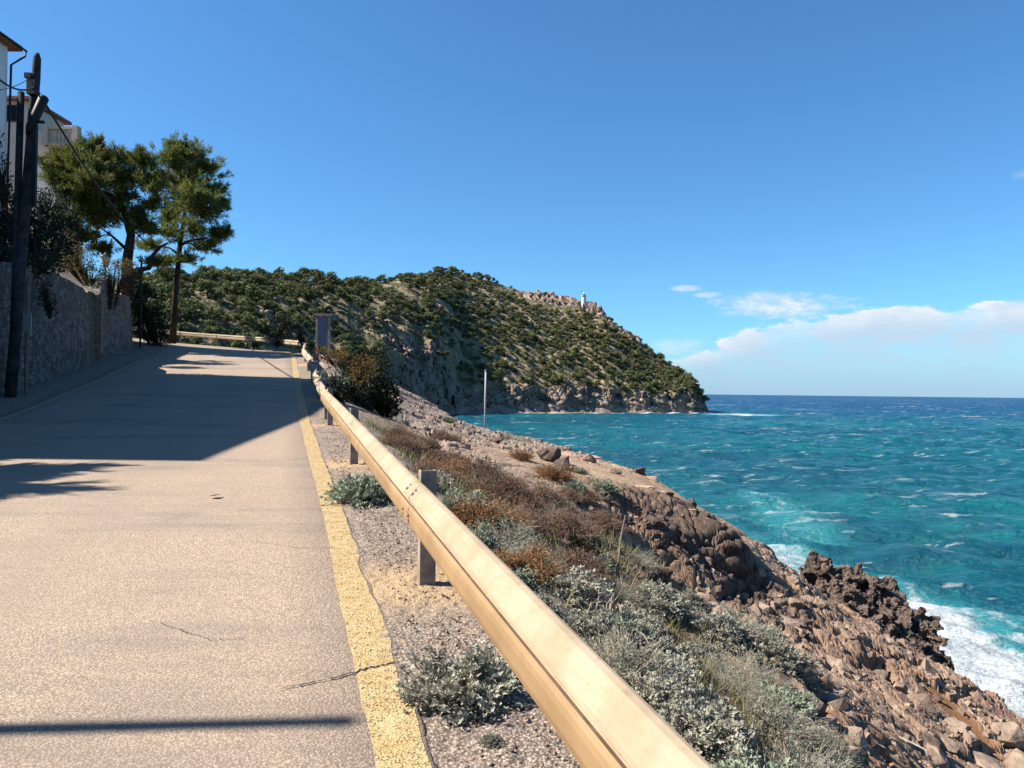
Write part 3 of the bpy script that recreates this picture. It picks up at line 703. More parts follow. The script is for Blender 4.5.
def build_hill():
    px = np.concatenate([np.arange(-880, 120, 10), np.arange(120, 722, .8)]); n = 420
    tq = np.concatenate([np.linspace(-.10, 0, 12)[:-1], np.linspace(0, .17, 110)[:-1], np.linspace(.17, 1.06, 240)[:-1], np.linspace(1.06, 2.1, 40)])
    PX, T_ = np.meshgrid(px, tq); rf = hill_foot(PX); rr = _hc(PX, 2); Rr = rf + (rr - rf) * T_
    X, Y, Z, crag, t = hill(PX, Rr)
    scr = sstep(fbm(X / 11, Y / 11, 87, 4), .0, .25) * (1 - crag)
    V = np.stack([X, Y, Z], 2); g0 = np.gradient(V, axis=0); g1 = np.gradient(V, axis=1); N = np.cross(g1, g0); N /= np.linalg.norm(N, axis=2)[:, :, None] + 1e-9
    q = fbm(X / 6 + Z / 5, Y / 6 - Z / 4, 88, 5) * crag * np.clip((Z - SEA) / 3, 0, 1); V += N * (q + .5 * rocky(X * .8 + Y * .5, Z * 1.2, 6.5, 89, .3, 1.2) / 6.5 * 3 * crag * np.clip((Z - SEA) / 3, 0, 1))[:, :, None] * 2.4 * np.array([1, 1, .6])
    struct(mesh_np('headland', V.reshape(-1, 3), grid_faces(len(tq), len(px))[:, ::-1], M_HILL, smooth=True, attrs=dict(crag=crag, scrub=scr)))
build_hill()
build_sea()

# ---- headland trees: shared meshes, 300 individuals, the rest one mass
def tree_arrays(seed, conic=.0):
    g = np.random.default_rng(seed); C = []; nb = 7 + seed % 4
    for i in range(nb):
        a = g.random() * 6.28; rr = .42 * math.sqrt(g.random()); C.append((rr * math.cos(a), rr * math.sin(a), .30 + .48 * g.random(), .15 + .13 * g.random()))
    C.append((0, 0, .78, .22)); cen = []; nd = []
    for x, y, z, q in C:
        n = 58; v = g.normal(size=(n, 3)); v /= np.linalg.norm(v, axis=1)[:, None]; cen.append(v * q * (.55 + .6 * g.random((n, 1))) * [1, 1, .8] + [x, y, z]); nd.append(v)
    cen = np.concatenate(cen); nd = np.concatenate(nd); Rm = dir_rot(nd + .5 * g.normal(size=nd.shape))
    sh = [(-.5, -.5, 0), (.5, -.45, .15), (.45, .5, 0), (-.5, .45, .12)]
    Rm = Rm[:, :, [1, 2, 0]]
    V, F = cards(cen, Rm, .05 + .055 * g.random(len(cen)), sh, [(0, 1, 2, 3)])
    mb = MB(); mb.tube([(0, 0, -.15), (.02, .01, .3), (0, .02, .6)], [.035, .025, .012], 5)
    return V, F, mb
TREE_M = []
for k in range(7):
    V, F, mb = tree_arrays(100 + k); nv = len(V); Vt = np.concatenate(mb.V)
    o = mesh_np('headland_pine', np.concatenate([V, Vt]), [F, np.concatenate(mb.F4) + nv, np.concatenate(mb.F3) + nv], M_HPINE)
    me = o.data; me.materials.append(M_BARK); mi = np.zeros(len(me.polygons), np.int32); bark = [p.index for p in me.polygons if p.vertices[0] >= nv]; mi[bark] = 1
    me.polygons.foreach_set('material_index', mi); TREE_M.append((me, V, F)); bpy.data.objects.remove(o)
def place_hill_trees():
    g = np.random.default_rng(12); out = []; cell = {}
    K = 40000; PXs = 128 + 578 * g.random(K); Ts = .06 + .96 * g.random(K) ** .95; rfs = hill_foot(PXs); Rs = rfs + (_hc(PXs, 2) - rfs) * Ts
    Xs, Ys, Zs, CRs, _ = hill(PXs, Rs); DN = .52 + 1.1 * fbm(Xs / 45, Ys / 45, 95, 3); RN = g.random(K)
    for px, t, r, x, y, z, cr, dn, rn in zip(PXs, Ts, Rs, Xs, Ys, Zs, CRs, DN, RN):
        if len(out) >= 1300: break
        if px < 380: dn += -.02 + (.35 if t > .6 else 0)
        if 330 < px < 530: dn += .06
        if px > 530: dn += .5 * (t < .75)
        if px > 660: dn += .2
        if 380 < px < 470 and t < .33: dn -= .55
        if cr > .5 and t < .14: dn -= .9
        elif cr > .6: dn -= .35
        if px > 500 and px < 625 and t > .8: dn -= .9
        if t > .93: dn += .5 * (px < 560)
        if rn > dn or z < SEA + 6: continue
        h = (2.8 + 4.3 * g.random() ** 1.3) * (1.45 if px < 330 else 1.08)
        key = (int(x // 5), int(y // 5)); bad = False
        for a in (-1, 0, 1):
            for b in (-1, 0, 1):
                for (qx, qy) in cell.get((key[0] + a, key[1] + b), ()):
                    if (qx - x) ** 2 + (qy - y) ** 2 < ((.78 if px < 340 else .62) * h) ** 2: bad = True
        if bad: continue
        cell.setdefault(key, []).append((x, y)); out.append((px, t, x, y, z, h, r))
    out.sort(key=lambda q: -q[5] / q[6])
    restV = []; restF = []; nv = 0
    for i, (px, t, x, y, z, h, r) in enumerate(out):
        me, V, F = TREE_M[i % 7]; rz = g.random() * 6.28; w = h * (.95 + .35 * g.random())
        if i < 300:
            o = bpy.data.objects.new('pine_tree', me); col.objects.link(o); o.location = (x, y, z - .3); o.rotation_euler = (0, 0, rz); o.scale = (w, w, h)
            wx = ('behind the tall roadside pine' if px < 215 else 'left of the blue grey board' if px < 312 else 'right of the blue grey board' if px < 380 else 'above the grey cliff' if px < 440 else 'above the thin pale pole' if px < 520 else 'left of the lighthouse' if px < 575 else 'under the lighthouse' if px < 630 else 'towards the seaward tip')
            sz = 'small' if h < 4.6 else 'large' if h > 6.4 else 'round'
            z_ = ('%s pine standing against the sky on the headland ridge, %s' if t > .9 else '%s pine high on the headland slope, %s' if t > .5 else '%s pine low on the headland slope, %s') % (sz, wx); gn = 'pines on the headland'
            tag(o, z_, 'tree', gn)
        else:
            c, s = math.cos(rz), math.sin(rz); Vw = V * [w, w, h]; Vw = np.stack([Vw[:, 0] * c - Vw[:, 1] * s + x, Vw[:, 0] * s + Vw[:, 1] * c + y, Vw[:, 2] + z - .3], 1)
            restV.append(Vw); restF.append(F + nv); nv += len(Vw)
    o = mesh_np('distant_pines', np.concatenate(restV), np.concatenate(restF), M_HPINE); tag(o, 'mass of smaller dark pines spread over the headland between the larger ones', 'trees', kind='stuff')
    # low maquis scrub
    n = 5200; px = 128 + 572 * g.random(n); t = .05 + .95 * g.random(n); rf = hill_foot(px); rr = _hc(px, 2); X, Y, Z, cr, _ = hill(px, rf + (rr - rf) * t)
    keep = (cr < .65) & (Z > SEA + 5) & (fbm(X / 20, Y / 20, 97, 3) > -.25); X, Y, Z = X[keep], Y[keep], Z[keep]; n = len(X); sz = .5 + .9 * g.random(n) ** 2
    k = 16; v = g.normal(size=(n * k, 3)); v /= np.linalg.norm(v, axis=1)[:, None]; v[:, 2] = np.abs(v[:, 2]); cen = np.repeat(np.stack([X, Y, Z], 1), k, 0) + v * np.repeat(sz, k)[:, None] * [1.1, 1.1, .8]
    Rm = dir_rot(v + .5 * g.normal(size=v.shape))[:, :, [1, 2, 0]]
    V, F = cards(cen, Rm, np.repeat(sz, k) * .62, [(-.5, -.5, 0), (.5, -.5, .1), (.5, .5, 0), (-.5, .5, .1)], [(0, 1, 2, 3)])
    tag(mesh_np('maquis_scrub', V, F, M_SCRUB), 'low olive scrub covering the dry slopes of the headland', 'scrub', kind='stuff')
place_hill_trees()

# ---- lighthouse
def lighthouse():
    px = 583; r = 735.; X, Y, Z, _, _ = hill(np.array([px * 1.]), np.array([r])); zb = _rowz(np.array([583.]), np.array([304.5]), r)[0]; k = r * .9955 / F_PX
    root = empty('lighthouse', (X[0], Y[0], zb), 'tiny white round lighthouse on the crest of the headland', 'lighthouse')
    m = MB().lathe([(2.6 * 1.0, -4), (2.45, 2), (2.2, 7), (2.0, 8.2)], (0, 0, 0), 20); m.build('tower', M_LH, root, True)
    MB().lathe([(2.0, 8.1), (2.8, 8.3), (2.8, 8.75), (1.2, 8.8)], (0, 0, 0), 20).build('gallery', M_LH, root)
    MB().lathe([(1.25, 8.7), (1.25, 10.3)], (0, 0, 0), 14).build('lantern_room', M_GLASSD, root)
    MB().lathe([(1.55, 10.25), (1.3, 10.9), (.5, 11.6), (.12, 12.0), (.1, 12.9), (0, 13.0)], (0, 0, 0), 14).build('dome', M_LH, root)
    MB().box((5, 3, .2), (7, 6, 5)).box((5, 3, 2.9), (7.4, 6.4, .4)).build('keeper_house', M_LH, root)
lighthouse()

M_RAILD = plain('tan_rail', (.36, .235, .125), .7, .16, 2.5, .2)  # tanner tone for the lower lobe of the beam
# ================================================================== GUARDRAIL
def rail_profile():
    # (out from post, z) trapezoid lobes, front towards the road = negative lateral
    return [(0.0, .702), (-.022, .700), (-.038, .688), (-.084, .636), (-.088, .624), (-.080, .615), (-.030, .603), (-.030, .588), (-.074, .578), (-.088, .566), (-.092, .545), (-.092, .492), (-.086, .465), (-.066, .444), (0.0, .430)]
def rail_mesh(s0, s1, ds, base_lat, jitter=0.0, zj=0.0):
    prof = rail_profile(); ss = np.arange(s0, s1 + 1e-6, ds); V = []
    for s_ in ss:
        for dl, z in prof: V.append(tuple(road_pt(s_, HW + base_lat + dl + jitter * nz(s_ * .2, 20), z + zj)))
        for dl, z in prof[::-1]: V.append(tuple(road_pt(s_, HW + base_lat + dl + .012 + jitter * nz(s_ * .2, 20), z + zj - (.004 if z > .59 else -.004))))
    nc = len(prof) * 2; V = np.array(V); F = []
    for i in range(len(ss) - 1):
        for j in range(nc): F.append((i * nc + j, i * nc + (j + 1) % nc, (i + 1) * nc + (j + 1) % nc, (i + 1) * nc + j))
    for base in (0, (len(ss) - 1) * nc):
        for j in range(len(prof) - 1): F.append((base + j, base + j + 1, base + nc - 2 - j, base + nc - 1 - j))
    return V, np.array(F)
BL = .475
def rail_tones(o):
    nc = 2 * len(rail_profile()); me = o.data; me.materials.append(M_VALLEY_SHADE); n = (len(me.vertices) // nc - 1) * nc
    mi = np.zeros(len(me.polygons), np.int32); j = np.arange(n) % nc; mi[:n] = ((j >= 5) & (j <= 7)); mi[:n][(j > 7) & (j < 14)] = 2; me.materials.append(M_RAILD); me.polygons.foreach_set('material_index', mi); return o  # valley faces take the painted shadow colour, lower lobe the tanner one
root = empty('guardrail', road_pt(5, HW + BL), 'long weathered sandy steel guardrail on short posts between yellow line and rocky slope', 'guardrail')
ro = np.array(root.location)
s_start = -4.9
k = 0
for s0, s1 in ((-6.9, 3.95), (3.8, 8.1), (7.95, 12.1), (11.95, 15.05)):
    V, F = rail_mesh(s0, s1, .25, BL - .003 * k, 0.0); k = 1 - k
    rail_tones(mesh_np('rail_beam', V - ro, F, M_RAIL, root, False))
def post(s_, root, ro, h=.745):
    p = road_pt(s_, HW + BL + .085) - Vector(ro); a = math.atan2(U[1], U[0]) - math.pi / 2
    c, s2 = math.cos(a), math.sin(a); mb = MB()
    for (x, y, w, d) in ((0, -.045, .105, .008), (.048, 0, .008, .09), (-.048, .0, .008, .09)):
        mb.box((p.x + x * c - y * s2, p.y + x * s2 + y * c, p.z + h / 2 - .1), (w, d, h + .2), a)
    po = mb.build('post', M_POST, root)
    b = MB()
    for z in (.56, .66): b.lathe([(.0, .0), (.014, .002), (.014, -.012)], (0, 0, 0), 8)
    return po
for s_ in (-6.5, -1.2, 4.11, 9.4, 14.7): post(s_, root, ro)
for s_ in (3.87, 8.03, 12.03):
    for ds in (-.10, .10):
        for dl, z in ((-.064, .66), (-.093, .53)):
            q = road_pt(s_ + ds, HW + BL + dl - .008, z) - Vector(ro); MB().lathe([(0, .004), (.008, .004), (.010, 0), (.010, -.008)], tuple(q), 8).build('bolt', M_BOLT, root)
        for dl, z in ((-.048, .678), (-.093, .50)):
            q = road_pt(s_ + ds, HW + BL + dl - .002, z) - Vector(ro); MB().box(tuple(q), (.010, .028, .008), .3).build('bolt', M_BOLT, root)
root2 = empty('guardrail', road_pt(22, HW + BL), 'second stretch of guardrail curving up beside the dark bushes towards the bend', 'guardrail'); ro2 = np.array(root2.location)
for s0, s1 in ((15.5, 20.4), (20.3, 24.4), (24.3, 28.4), (28.3, 32.4), (32.3, 36.2)):
    V, F = rail_mesh(s0, s1, .3, BL + .05, .25, -.04); mesh_np('rail_beam', V - ro2, F, M_RAIL, root2)
for s_ in (15.9, 20.35, 24.35, 28.35, 32.35, 36.0): post(s_, root2, ro2, .7)
root3 = empty('guardrail', road_pt(44, HW + BL), 'far guardrail running across the top of the road at the bend', 'guardrail'); ro3 = np.array(root3.location)
for s0, s1 in ((38.2, 41.9), (42.1, 46), (45.9, 50), (49.9, 54), (53.9, 58), (57.9, 62)):
    V, F = rail_mesh(s0, s1, .3, BL + .1, .1, -.02 + (.05 if s0 > 42 else 0)); mesh_np('rail_beam', V - ro3, F, M_RAIL, root3)
for s_ in np.arange(38.4, 62, 2.0): post(s_, root3, ro3, .68)

# ================================================================== STONE WALLS
def wall_seg(name, s0, s1, lat0, lat1, topf, thick, mat, label, n=40, foot=.6, cap=None, group=None):
    o0 = road_pt((s0 + s1) / 2, (lat0 + lat1) / 2); root = empty(name, o0, label, 'wall', group); o0 = np.array(o0)
    ss = np.linspace(s0, s1, n); nr = 26; V = []
    for i, s_ in enumerate(ss):
        la = lat0 + (lat1 - lat0) * i / (n - 1); h = topf((s_ - s0) / (s1 - s0))
        for j in range(nr): 
            z = -foot + (h + foot) * j / (nr - 1); V.append(tuple(road_pt(s_, la - .10 * (z / 3), z)))
        V.append(tuple(road_pt(s_, la - .1 * h / 3 - thick, h - .03))); V.append(tuple(road_pt(s_, la - thick - .1, -foot)))
    V = np.array(V); nc = nr + 2
    jit = .035 * rocky(V[:, 1] * 1.0, V[:, 2] * 1.0, .33, 140, 0, 1.3) / .33
    V[:, 0] += jit * .6; V[:, 2] += .4 * jit * (np.arange(len(V)) % nc > nr - 3)
    F = [tuple(q) for q in grid_faces(n, nc)] + [(i * nc, (i + 1) * nc, (i + 1) * nc + nc - 1, i * nc + nc - 1)[::-1] for i in range(n - 1)]
    mesh_np('stonework', V - o0, np.array(F), mat, root)
    for b in (0, (n - 1) * nc):
        e = MB(); ring = V[b:b + nc] - o0; idx = list(range(nc)); e.V.append(ring); e.n = nc
        e.F3.append(np.array([(nc - 1, k, k + 1) for k in range(nc - 2)])); e.build('end_face', M_COURSE, root)
    return root
def top1(t): return np.interp(t, [0, .2, .52, .56, .8, .97, 1], [3.1, 3.05, 3.1, 3.45, 3.3, 2.85, 2.6]) + .04 * nz(t * 30, 30)
wall_seg('stone_wall', 10, 29.4, -HW - 1.16, -HW - 1.16, top1, .5, M_WALL, 'long rubble stone retaining wall in shade beside the left edge of the road', 120)
def top2(t): return np.interp(t, [0, .1, .3, .34, .5, .54, .75, .8, 1], [2.6, 3.1, 3.3, 3.25, 2.6, 2.3, 2.1, 1.75, 1.6])
wall_seg('stone_wall', 31.0, 36.2, -HW - 1.15, -HW - 1.05, top2, .5, M_WALL, 'shorter stone wall with a stepped top beyond the gap near the pines', 50)
# courses set back in the gap between the walls
w3 = road_pt(30.2, -HW - 2.2); rt = empty('stone_steps', w3, 'narrow stone steps set back in the gap between the two walls', 'steps')
for k in range(6):
    q = road_pt(30.2, -HW - 1.75 - .28 * k) - w3
    MB().box((q.x, q.y, .11 + .2 * k), (.36, 1.5, .22 + .02 * k), .3).build('step', M_COURSE, rt)
q = road_pt(31.15, -HW - 1.9) - w3; MB().box((q.x, q.y, 1.3), (1.5, .3, 2.7), .3).build('side_wall', M_COURSE, rt)

# ================================================================== HOUSES
def house_near():
    zt = 12.8; x0, x1, y0, y1 = -26.0, -16.85, 9.5, 24.6; zb = 3.0
    c = Vector(((x0 + x1) / 2, (y0 + y1) / 2, zb)); root = empty('house', c, 'tall pale rendered house at the left edge of the photo with a tiled eave', 'house')
    H = zt - zb
    MB().box((0, 0, H / 2), (x1 - x0, y1 - y0, H)).build('wall', M_WHITE, root)
    hx = (x1 - x0) / 2; hy = (y1 - y0) / 2; e = .30; rz = H
    ro = MB(); ro.add([(-hx - e, -hy - e, rz), (hx + e, -hy - e, rz), (hx + e, hy + e, rz), (-hx - e, hy + e, rz), (-hx - e, -hy - e, rz + .16), (hx + e, -hy - e, rz + .16), (hx + e, hy + e, rz + .16), (-hx - e, hy + e, rz + .16), (0, -hy + 3, rz + 2.1), (0, hy - 3, rz + 2.1)],
           [(0, 3, 2, 1), (0, 1, 5, 4), (1, 2, 6, 5), (2, 3, 7, 6), (3, 0, 4, 7), (5, 6, 9, 8), (7, 4, 8, 9)]).add([(-hx - e, -hy - e, rz + .16), (hx + e, -hy - e, rz + .16), (0, -hy + 3, rz + 2.1), (hx + e, hy + e, rz + .16), (-hx - e, hy + e, rz + .16), (0, hy - 3, rz + 2.1)], [(0, 1, 2), (3, 4, 5)])
    ro.build('roof', M_TILE, root)
    MB().tube([(hx + e + .06, -hy - e, rz + .06), (hx + e + .06, hy + e + .1, rz + .06), (hx + e, hy + e + .12, rz - .1), (hx + .08, hy + .06, rz - .55), (hx + .07, hy - .1, 0)], .035, 8).build('gutter', M_DARKM, root)
    for k, yy in enumerate((-6, -2, 2, 5.6)):
        for zz in (2.6, 5.6, 8.4):
            f = MB().box((hx + .03, yy, zz), (.08, 1.15, 1.55)).build('window', M_SHUT, root); MB().box((hx + .075, yy, zz), (.02, .9, 1.3)).build('pane', M_GLASSD, f); MB().box((hx + .1, yy, zz - .84), (.22, 1.35, .08)).build('sill', M_STONEB, f)
house_near()
def house_far():
    D = 36.4
    p = lambda x, y, d=D: P(x, y, d)
    a = p(-14, 97); b = p(27, 104); zb = 7.5; root = empty('house', Vector((b.x - 1, D + 1.5, zb)), 'beige villa with a stone balustrade terrace seen between utility pole and pine', 'house')
    o = Vector(root.location)
    def bx(x0, x1, d0, d1, z0, z1): return ((x0 + x1) / 2 - o.x, (d0 + d1) / 2 - o.y, (z0 + z1) / 2 - o.z), (x1 - x0, d1 - d0, z1 - z0)
    zt = p(20, 101).z
    MB().box(*bx(a.x - 4, b.x, D, D + 3, zb, zt)).build('wall', M_REND, root)
    MB().box(*bx(a.x - 4.3, b.x + .25, D - .3, D + 3.3, zt, zt + .14)).build('roof', M_TILE, root)
    w0 = p(6, 106); w1 = p(16.5, 121)
    f = MB().box(*bx(w0.x - .05, w1.x + .05, D - .04, D + .02, w1.z - .05, w0.z + .05)).build('window', M_SHUT, root)
    MB().box(*bx(w0.x, w1.x, D - .07, D - .035, w1.z, w0.z)).build('pane', M_GLASSD, f)
    g = MB()
    for k in range(5): x = w0.x + (w1.x - w0.x) * (k + .5) / 5; g.box(*bx(x - .015, x + .015, D - .12, D - .09, w1.z, w0.z))
    g.build('grille', M_DARKM, f)
    # terrace block, thin slab, balustrade
    t0 = p(27, 133); t1 = p(55, 155); e1 = p(77, 146)
    MB().box(*bx(b.x, t1.x, D + .02, D + 2.5, zb, p(40, 130).z)).build('terrace_wall', M_REND, root)
    MB().box(*bx(b.x, e1.x + .1, D - .25, D + .35, t1.z - .16, t1.z)).build('terrace_slab', M_STONEB, root)
    MB().box(*bx(t1.x, e1.x, D + .1, D + .35, zb, t1.z - .16)).build('terrace_wall', M_REND, root)
    bt = p(60, 127).z; bb = p(60, 144).z; x0 = p(46, 130).x; x1 = p(77, 130).x
    bal = MB().box(*bx(x0, x1, D - .1, D + .16, bt - .12, bt)).box(*bx(x0, x1, D - .1, D + .16, bb - .1, bb)).box(*bx(x0 - .1, x0 + .16, D - .14, D + .2, bb - .1, bt + .04)).box(*bx(x1 - .16, x1 + .1, D - .14, D + .2, bb - .1, bt + .04)).build('balustrade', M_STONEB, root)
    n = 6
    for k in range(n):
        x = x0 + .2 + (x1 - x0 - .4) * (k + .5) / n; MB().lathe([(.075, bb - o.z), (.04, bb - o.z + .1), (.085, bb - o.z + .25), (.04, bt - o.z - .22), (.075, bt - o.z - .12)], (x - o.x, D + .03 - o.y, 0), 8).build('baluster', M_STONEB, bal)
    MB().box(*bx(x0, x1, D + .2, D + .35, zb, bb - .1)).build('terrace_wall', M_REND, root)
    q = p(43, 124); MB().box(*bx(q.x - .4, q.x + .35, D + 1.2, D + 2.2, q.z - 1.0, q.z + .2)).build('chimney', M_STONEB, root)
house_far()
def parapet(px, d, label):
    pts_ = [P(x, y, d) for x, y in px]; c = sum(pts_, Vector()) / len(pts_); c.z = min(q.z for q in pts_)
    root = empty('parapet_wall', c, label, 'wall'); MB().prism([(q.x - c.x, q.z - c.z) for q in pts_], -.15, .15).build('render', M_WHITE, root)
parapet([(34, 158), (57, 182), (57, 215), (34, 215)], 36.2, 'white sloping stair parapet below the beige villa')
parapet([(62, 194), (72, 200), (78, 212), (78, 230), (60, 230)], 36.25, 'small white wall glimpsed behind the left pine')

# ================================================================== UTILITY POLE and its fittings
def pole():
    d = 18.4; b = P(9.5, 402, d); t = P(37.5, 53, d); b.z = ground(b.x, b.y) - .3
    root = empty('utility_pole', b, 'dark leaning wooden utility pole in front of the stone wall', 'utility pole')
    ax = t - b; pt = lambda f, dx=0, dy=0: ax * f + Vector((dx, dy, 0))
    MB().tube([pt(0), pt(.3, .01), pt(.6), pt(.93, .01), pt(.985), pt(1)], [.135, .125, .115, .10, .09, .04], 14).build('shaft', M_POLE, root, True)
    q = P(21, 92, d) - b; q2 = P(12, 385, d) - b
    MB().tube([q2, q2.lerp(q, .5), q], [.085, .08, .08], 10).build('stay_post', M_POLE, root, True)
    e0 = P(33, 136, d) - b; e1 = P(50, 99, d) - b
    MB().tube([e0 + Vector((0, -.2, -.05)), e0.lerp(e1, .15) + Vector((0, -.2, 0)), e0.lerp(e1, .95) + Vector((0, -.2, 0)), e1 + Vector((0, -.2, 0))], [.05, .105, .115, .06], 12).build('cable_closure', M_DARKM, root, True)
    MB().tube([P(20, 108, d - .2) - b, P(18, 109, d - .2) - b, P(17.5, 150, d - .2) - b], .03, 6).build('conduit', M_DARKM, root)
    MB().box(tuple(P(34.5, 165, d - .2) - b), (.10, .08, 2.0)).box(tuple(P(37, 122, d - .2) - b), (.35, .06, .06)).build('bracket', M_DARKM, root)
    MB().box(tuple(P(29, 76, d - .15) - b), (.16, .14, .12)).box(tuple(P(33, 88, d - .15) - b), (.2, .2, .35)).build('cable_clamp', M_DARKM, root)
    return b, t
pb, pt_ = pole()
def cable(p0, p1, sag, rad, label, n=24):
    p0 = Vector(p0); p1 = Vector(p1); pts = [p0.lerp(p1, k / n) - Vector((0, 0, sag * 4 * (k / n) * (1 - k / n))) for k in range(n + 1)]
    c = p0.copy(); o = MB().tube([q - c for q in pts], rad, 6).build('overhead_cable', M_CABLE, loc=c); tag(o, label, 'cable')
cable(P(33, 88, 18.2), P(-20, 58, 14.0), .25, .022, 'thick black cable sagging from the pole out of the left edge')
cable(P(30, 78, 18.2), P(-14, 90, 16.5), .1, .009, 'thin wire from the pole crossing the pale house edge')
cable(P(36, 88, 18.2), P(150, 245, 44), .5, .028, 'black cable running from the pole down into the pine crown')
# pale plate and thin post against the wall
q = P(27, 322, 18.9); rt = empty('notice_plate', (q.x, q.y, ground(q.x, q.y)), 'small pale plate on a thin post just right of the dark pole', 'sign')
zz = q.z - rt.location.z
MB().tube([(-.02, .04, -.2), (-.02, .04, zz + 1.05)], .05, 8).build('post', M_COURSE, rt); MB().box((0, 0, zz), (.22, .03, .44)).build('plate', M_PLATE, rt)
# pole out of frame to the left whose thin shadow crosses the road
gx, gy = -7.6, 2.62; gz = ground(gx, gy)
rt = empty('utility_pole', (gx, gy, gz), 'thin steel pole outside the left edge throwing a line of shadow across the road', 'utility pole')
MB().tube([(0, 0, -.3), (0, 0, 3.5), (0, 0, 6.85)], [.075, .06, .045], 12).build('shaft', M_POST, rt, True); MB().lathe([(.0, 6.9), (.05, 6.86), (.05, 6.8)], (0, 0, 0), 10).build('cap', M_DARKM, rt)
# small lantern on the wall by the gap, and a thin post beyond
q = P(105.5, 262, 30.6); gz = ground(q.x - .3, q.y); rt = empty('street_lantern', (q.x, q.y, gz), 'small globe lantern with frosted glass above the gap in the stone wall', 'street lamp'); h = q.z - gz
MB().tube([(0, 0, -.5), (0, 0, h - .15)], .035, 8).lathe([(.03, h - .22), (.10, h - .16), (.10, h - .13)], (0, 0, 0), 10).build('stem', M_DARKM, rt)
MB().lathe([(.10, h - .14), (.19, h + .12), (.20, h + .2)], (0, 0, 0), 12).build('glass', M_LAMP, rt, True); MB().lathe([(.23, h + .2), (.2, h + .26), (.07, h + .33), (.02, h + .4), (0, h + .42)], (0, 0, 0), 12).build('cap', M_DARKM, rt)
q = P(141.5, 262, 36.5); gz = ground(q.x, q.y); rt = empty('sign_post', (q.x, q.y, gz), 'thin dark metal post behind the stepped stone wall', 'post')
MB().tube([(0, 0, -.3), (0, 0, q.z - gz)], .05, 8).build('shaft', M_DARKM, rt); MB().lathe([(.07, q.z - gz), (.07, q.z - gz + .08), (0, q.z - gz + .1)], (0, 0, 0), 8).build('cap', M_DARKM, rt)

# blue-grey board beyond the rail
q = P(322.5, 331, 33); gz = min(ground(q.x, q.y), 3.0); rt = empty('information_board', (q.x, q.y, gz), 'upright blue grey board between dark posts beyond the guardrail', 'sign'); zc = q.z - gz
MB().box((.03, 0, zc), (.46, .06, 1.28)).build('panel', M_BLUEP, rt)
for x in (-.245, .29): MB().box((x, -.01, (zc + .68) / 2 - .2), (.09, .11, zc + .68 + .4)).build('post', M_POST, rt)
MB().box((.02, -.01, zc + .72), (.78, .26, .09)).build('cap', M_POST, rt)
# thin pale pole on the knoll
q, _ = P(485, 424, 32), 0; gz = ground(q.x, q.y); tp = P(485.5, 371, 32); rt = empty('bare_pole', (q.x, q.y, gz), 'thin pale pole standing on the rocky knoll against the sea', 'pole')
MB().tube([(0, 0, -.4), (0, 0, (tp.z - gz) * .5), (.01, 0, tp.z - gz)], [.045, .042, .038], 10).build('shaft', M_PLATE, rt, True); MB().lathe([(.045, tp.z - gz - .02), (.045, tp.z - gz + .05), (0, tp.z - gz + .06)], (0, 0, 0), 10).build('cap', M_POST, rt)
# concrete marker behind the rail at the shade edge
q = P(361, 416, 15.5)

# ================================================================== PINES BY THE ROAD
def pine(label, d, trunk, blobs, limbs, r0, seed, extra=None):
    g = np.random.default_rng(seed)
    tp = [P(x, y, d + dd) for x, y, dd in trunk]; base = tp[0].copy(); base.z = ground(base.x, base.y) - .1; tp[0].z = min(tp[0].z, base.z)
    root = empty('pine_tree', base, label, 'tree')
    n = len(tp); MB().tube([q - base for q in tp], [r0 * (1 - .72 * k / (n - 1)) for k in range(n)], 10).build('trunk', M_BARK, root, True)
    for L in limbs:
        q = [P(x, y, d + dd) - base for x, y, dd in L[1]]; m = len(q); MB().tube(q, [L[0] * (1 - .75 * k / (m - 1)) for k in range(m)], 7).build('limb', M_BARK, root, True)
    cen = []; dirs = []; bt = MB()
    for (x, y, dd, rx, ry) in blobs:
        c = P(x, y, d + dd) - base; sx = rx / F_PX * d; sz = ry / F_PX * d; sy = sx * .9
        c = np.array(c); nt = int(20 + 58 * sx * sz * 1.9)
        v = g.normal(size=(nt, 3)); v /= np.linalg.norm(v, axis=1)[:, None]; rad = g.random(nt) ** .5 * (.6 + 1.0 * g.random(nt) ** 1.6)
        keep = (v[:, 2] > -.75) | (g.random(nt) < .4); v = v[keep]; rad = rad[keep]
        pp = c + v * rad[:, None] * [sx, sy, sz]
        dv = v * [1, 1, .7] + [0, 0, .55]; cen.append(pp); dirs.append(dv)
        for k in range(0, len(pp), 5):
            mid = c * .5 + pp[k] * .5 + np.array([0, 0, -.12]); bt.tube([c + [0, 0, -sz * .5], mid, pp[k]], [.03, .018, .008], 4, cap=False)
    bt.build('twigs', M_BARK, root)
    cen = np.concatenate(cen); dirs = np.concatenate(dirs); nn = 38; N = len(cen)
    c2 = np.repeat(cen, nn, 0); dd_ = np.repeat(dirs, nn, 0); along = g.random((N * nn, 1)) - .5
    rv = g.normal(size=(N * nn, 3)); rv /= np.linalg.norm(rv, axis=1)[:, None]
    c2 = c2 + dd_ / np.linalg.norm(dd_, axis=1)[:, None] * along * .34 + rv * .05; Rm = dir_rot(rv + dd_ * .9)
    V, F = cards(c2, Rm, .13 + .13 * g.random(len(c2)), [(0, -.085, 0), (0, .085, 0), (1, .03, 0), (1, -.03, 0)], [(0, 1, 2, 3)])
    mesh_np('crown', V, F, M_PINE, root)
    if extra: extra(root, base)
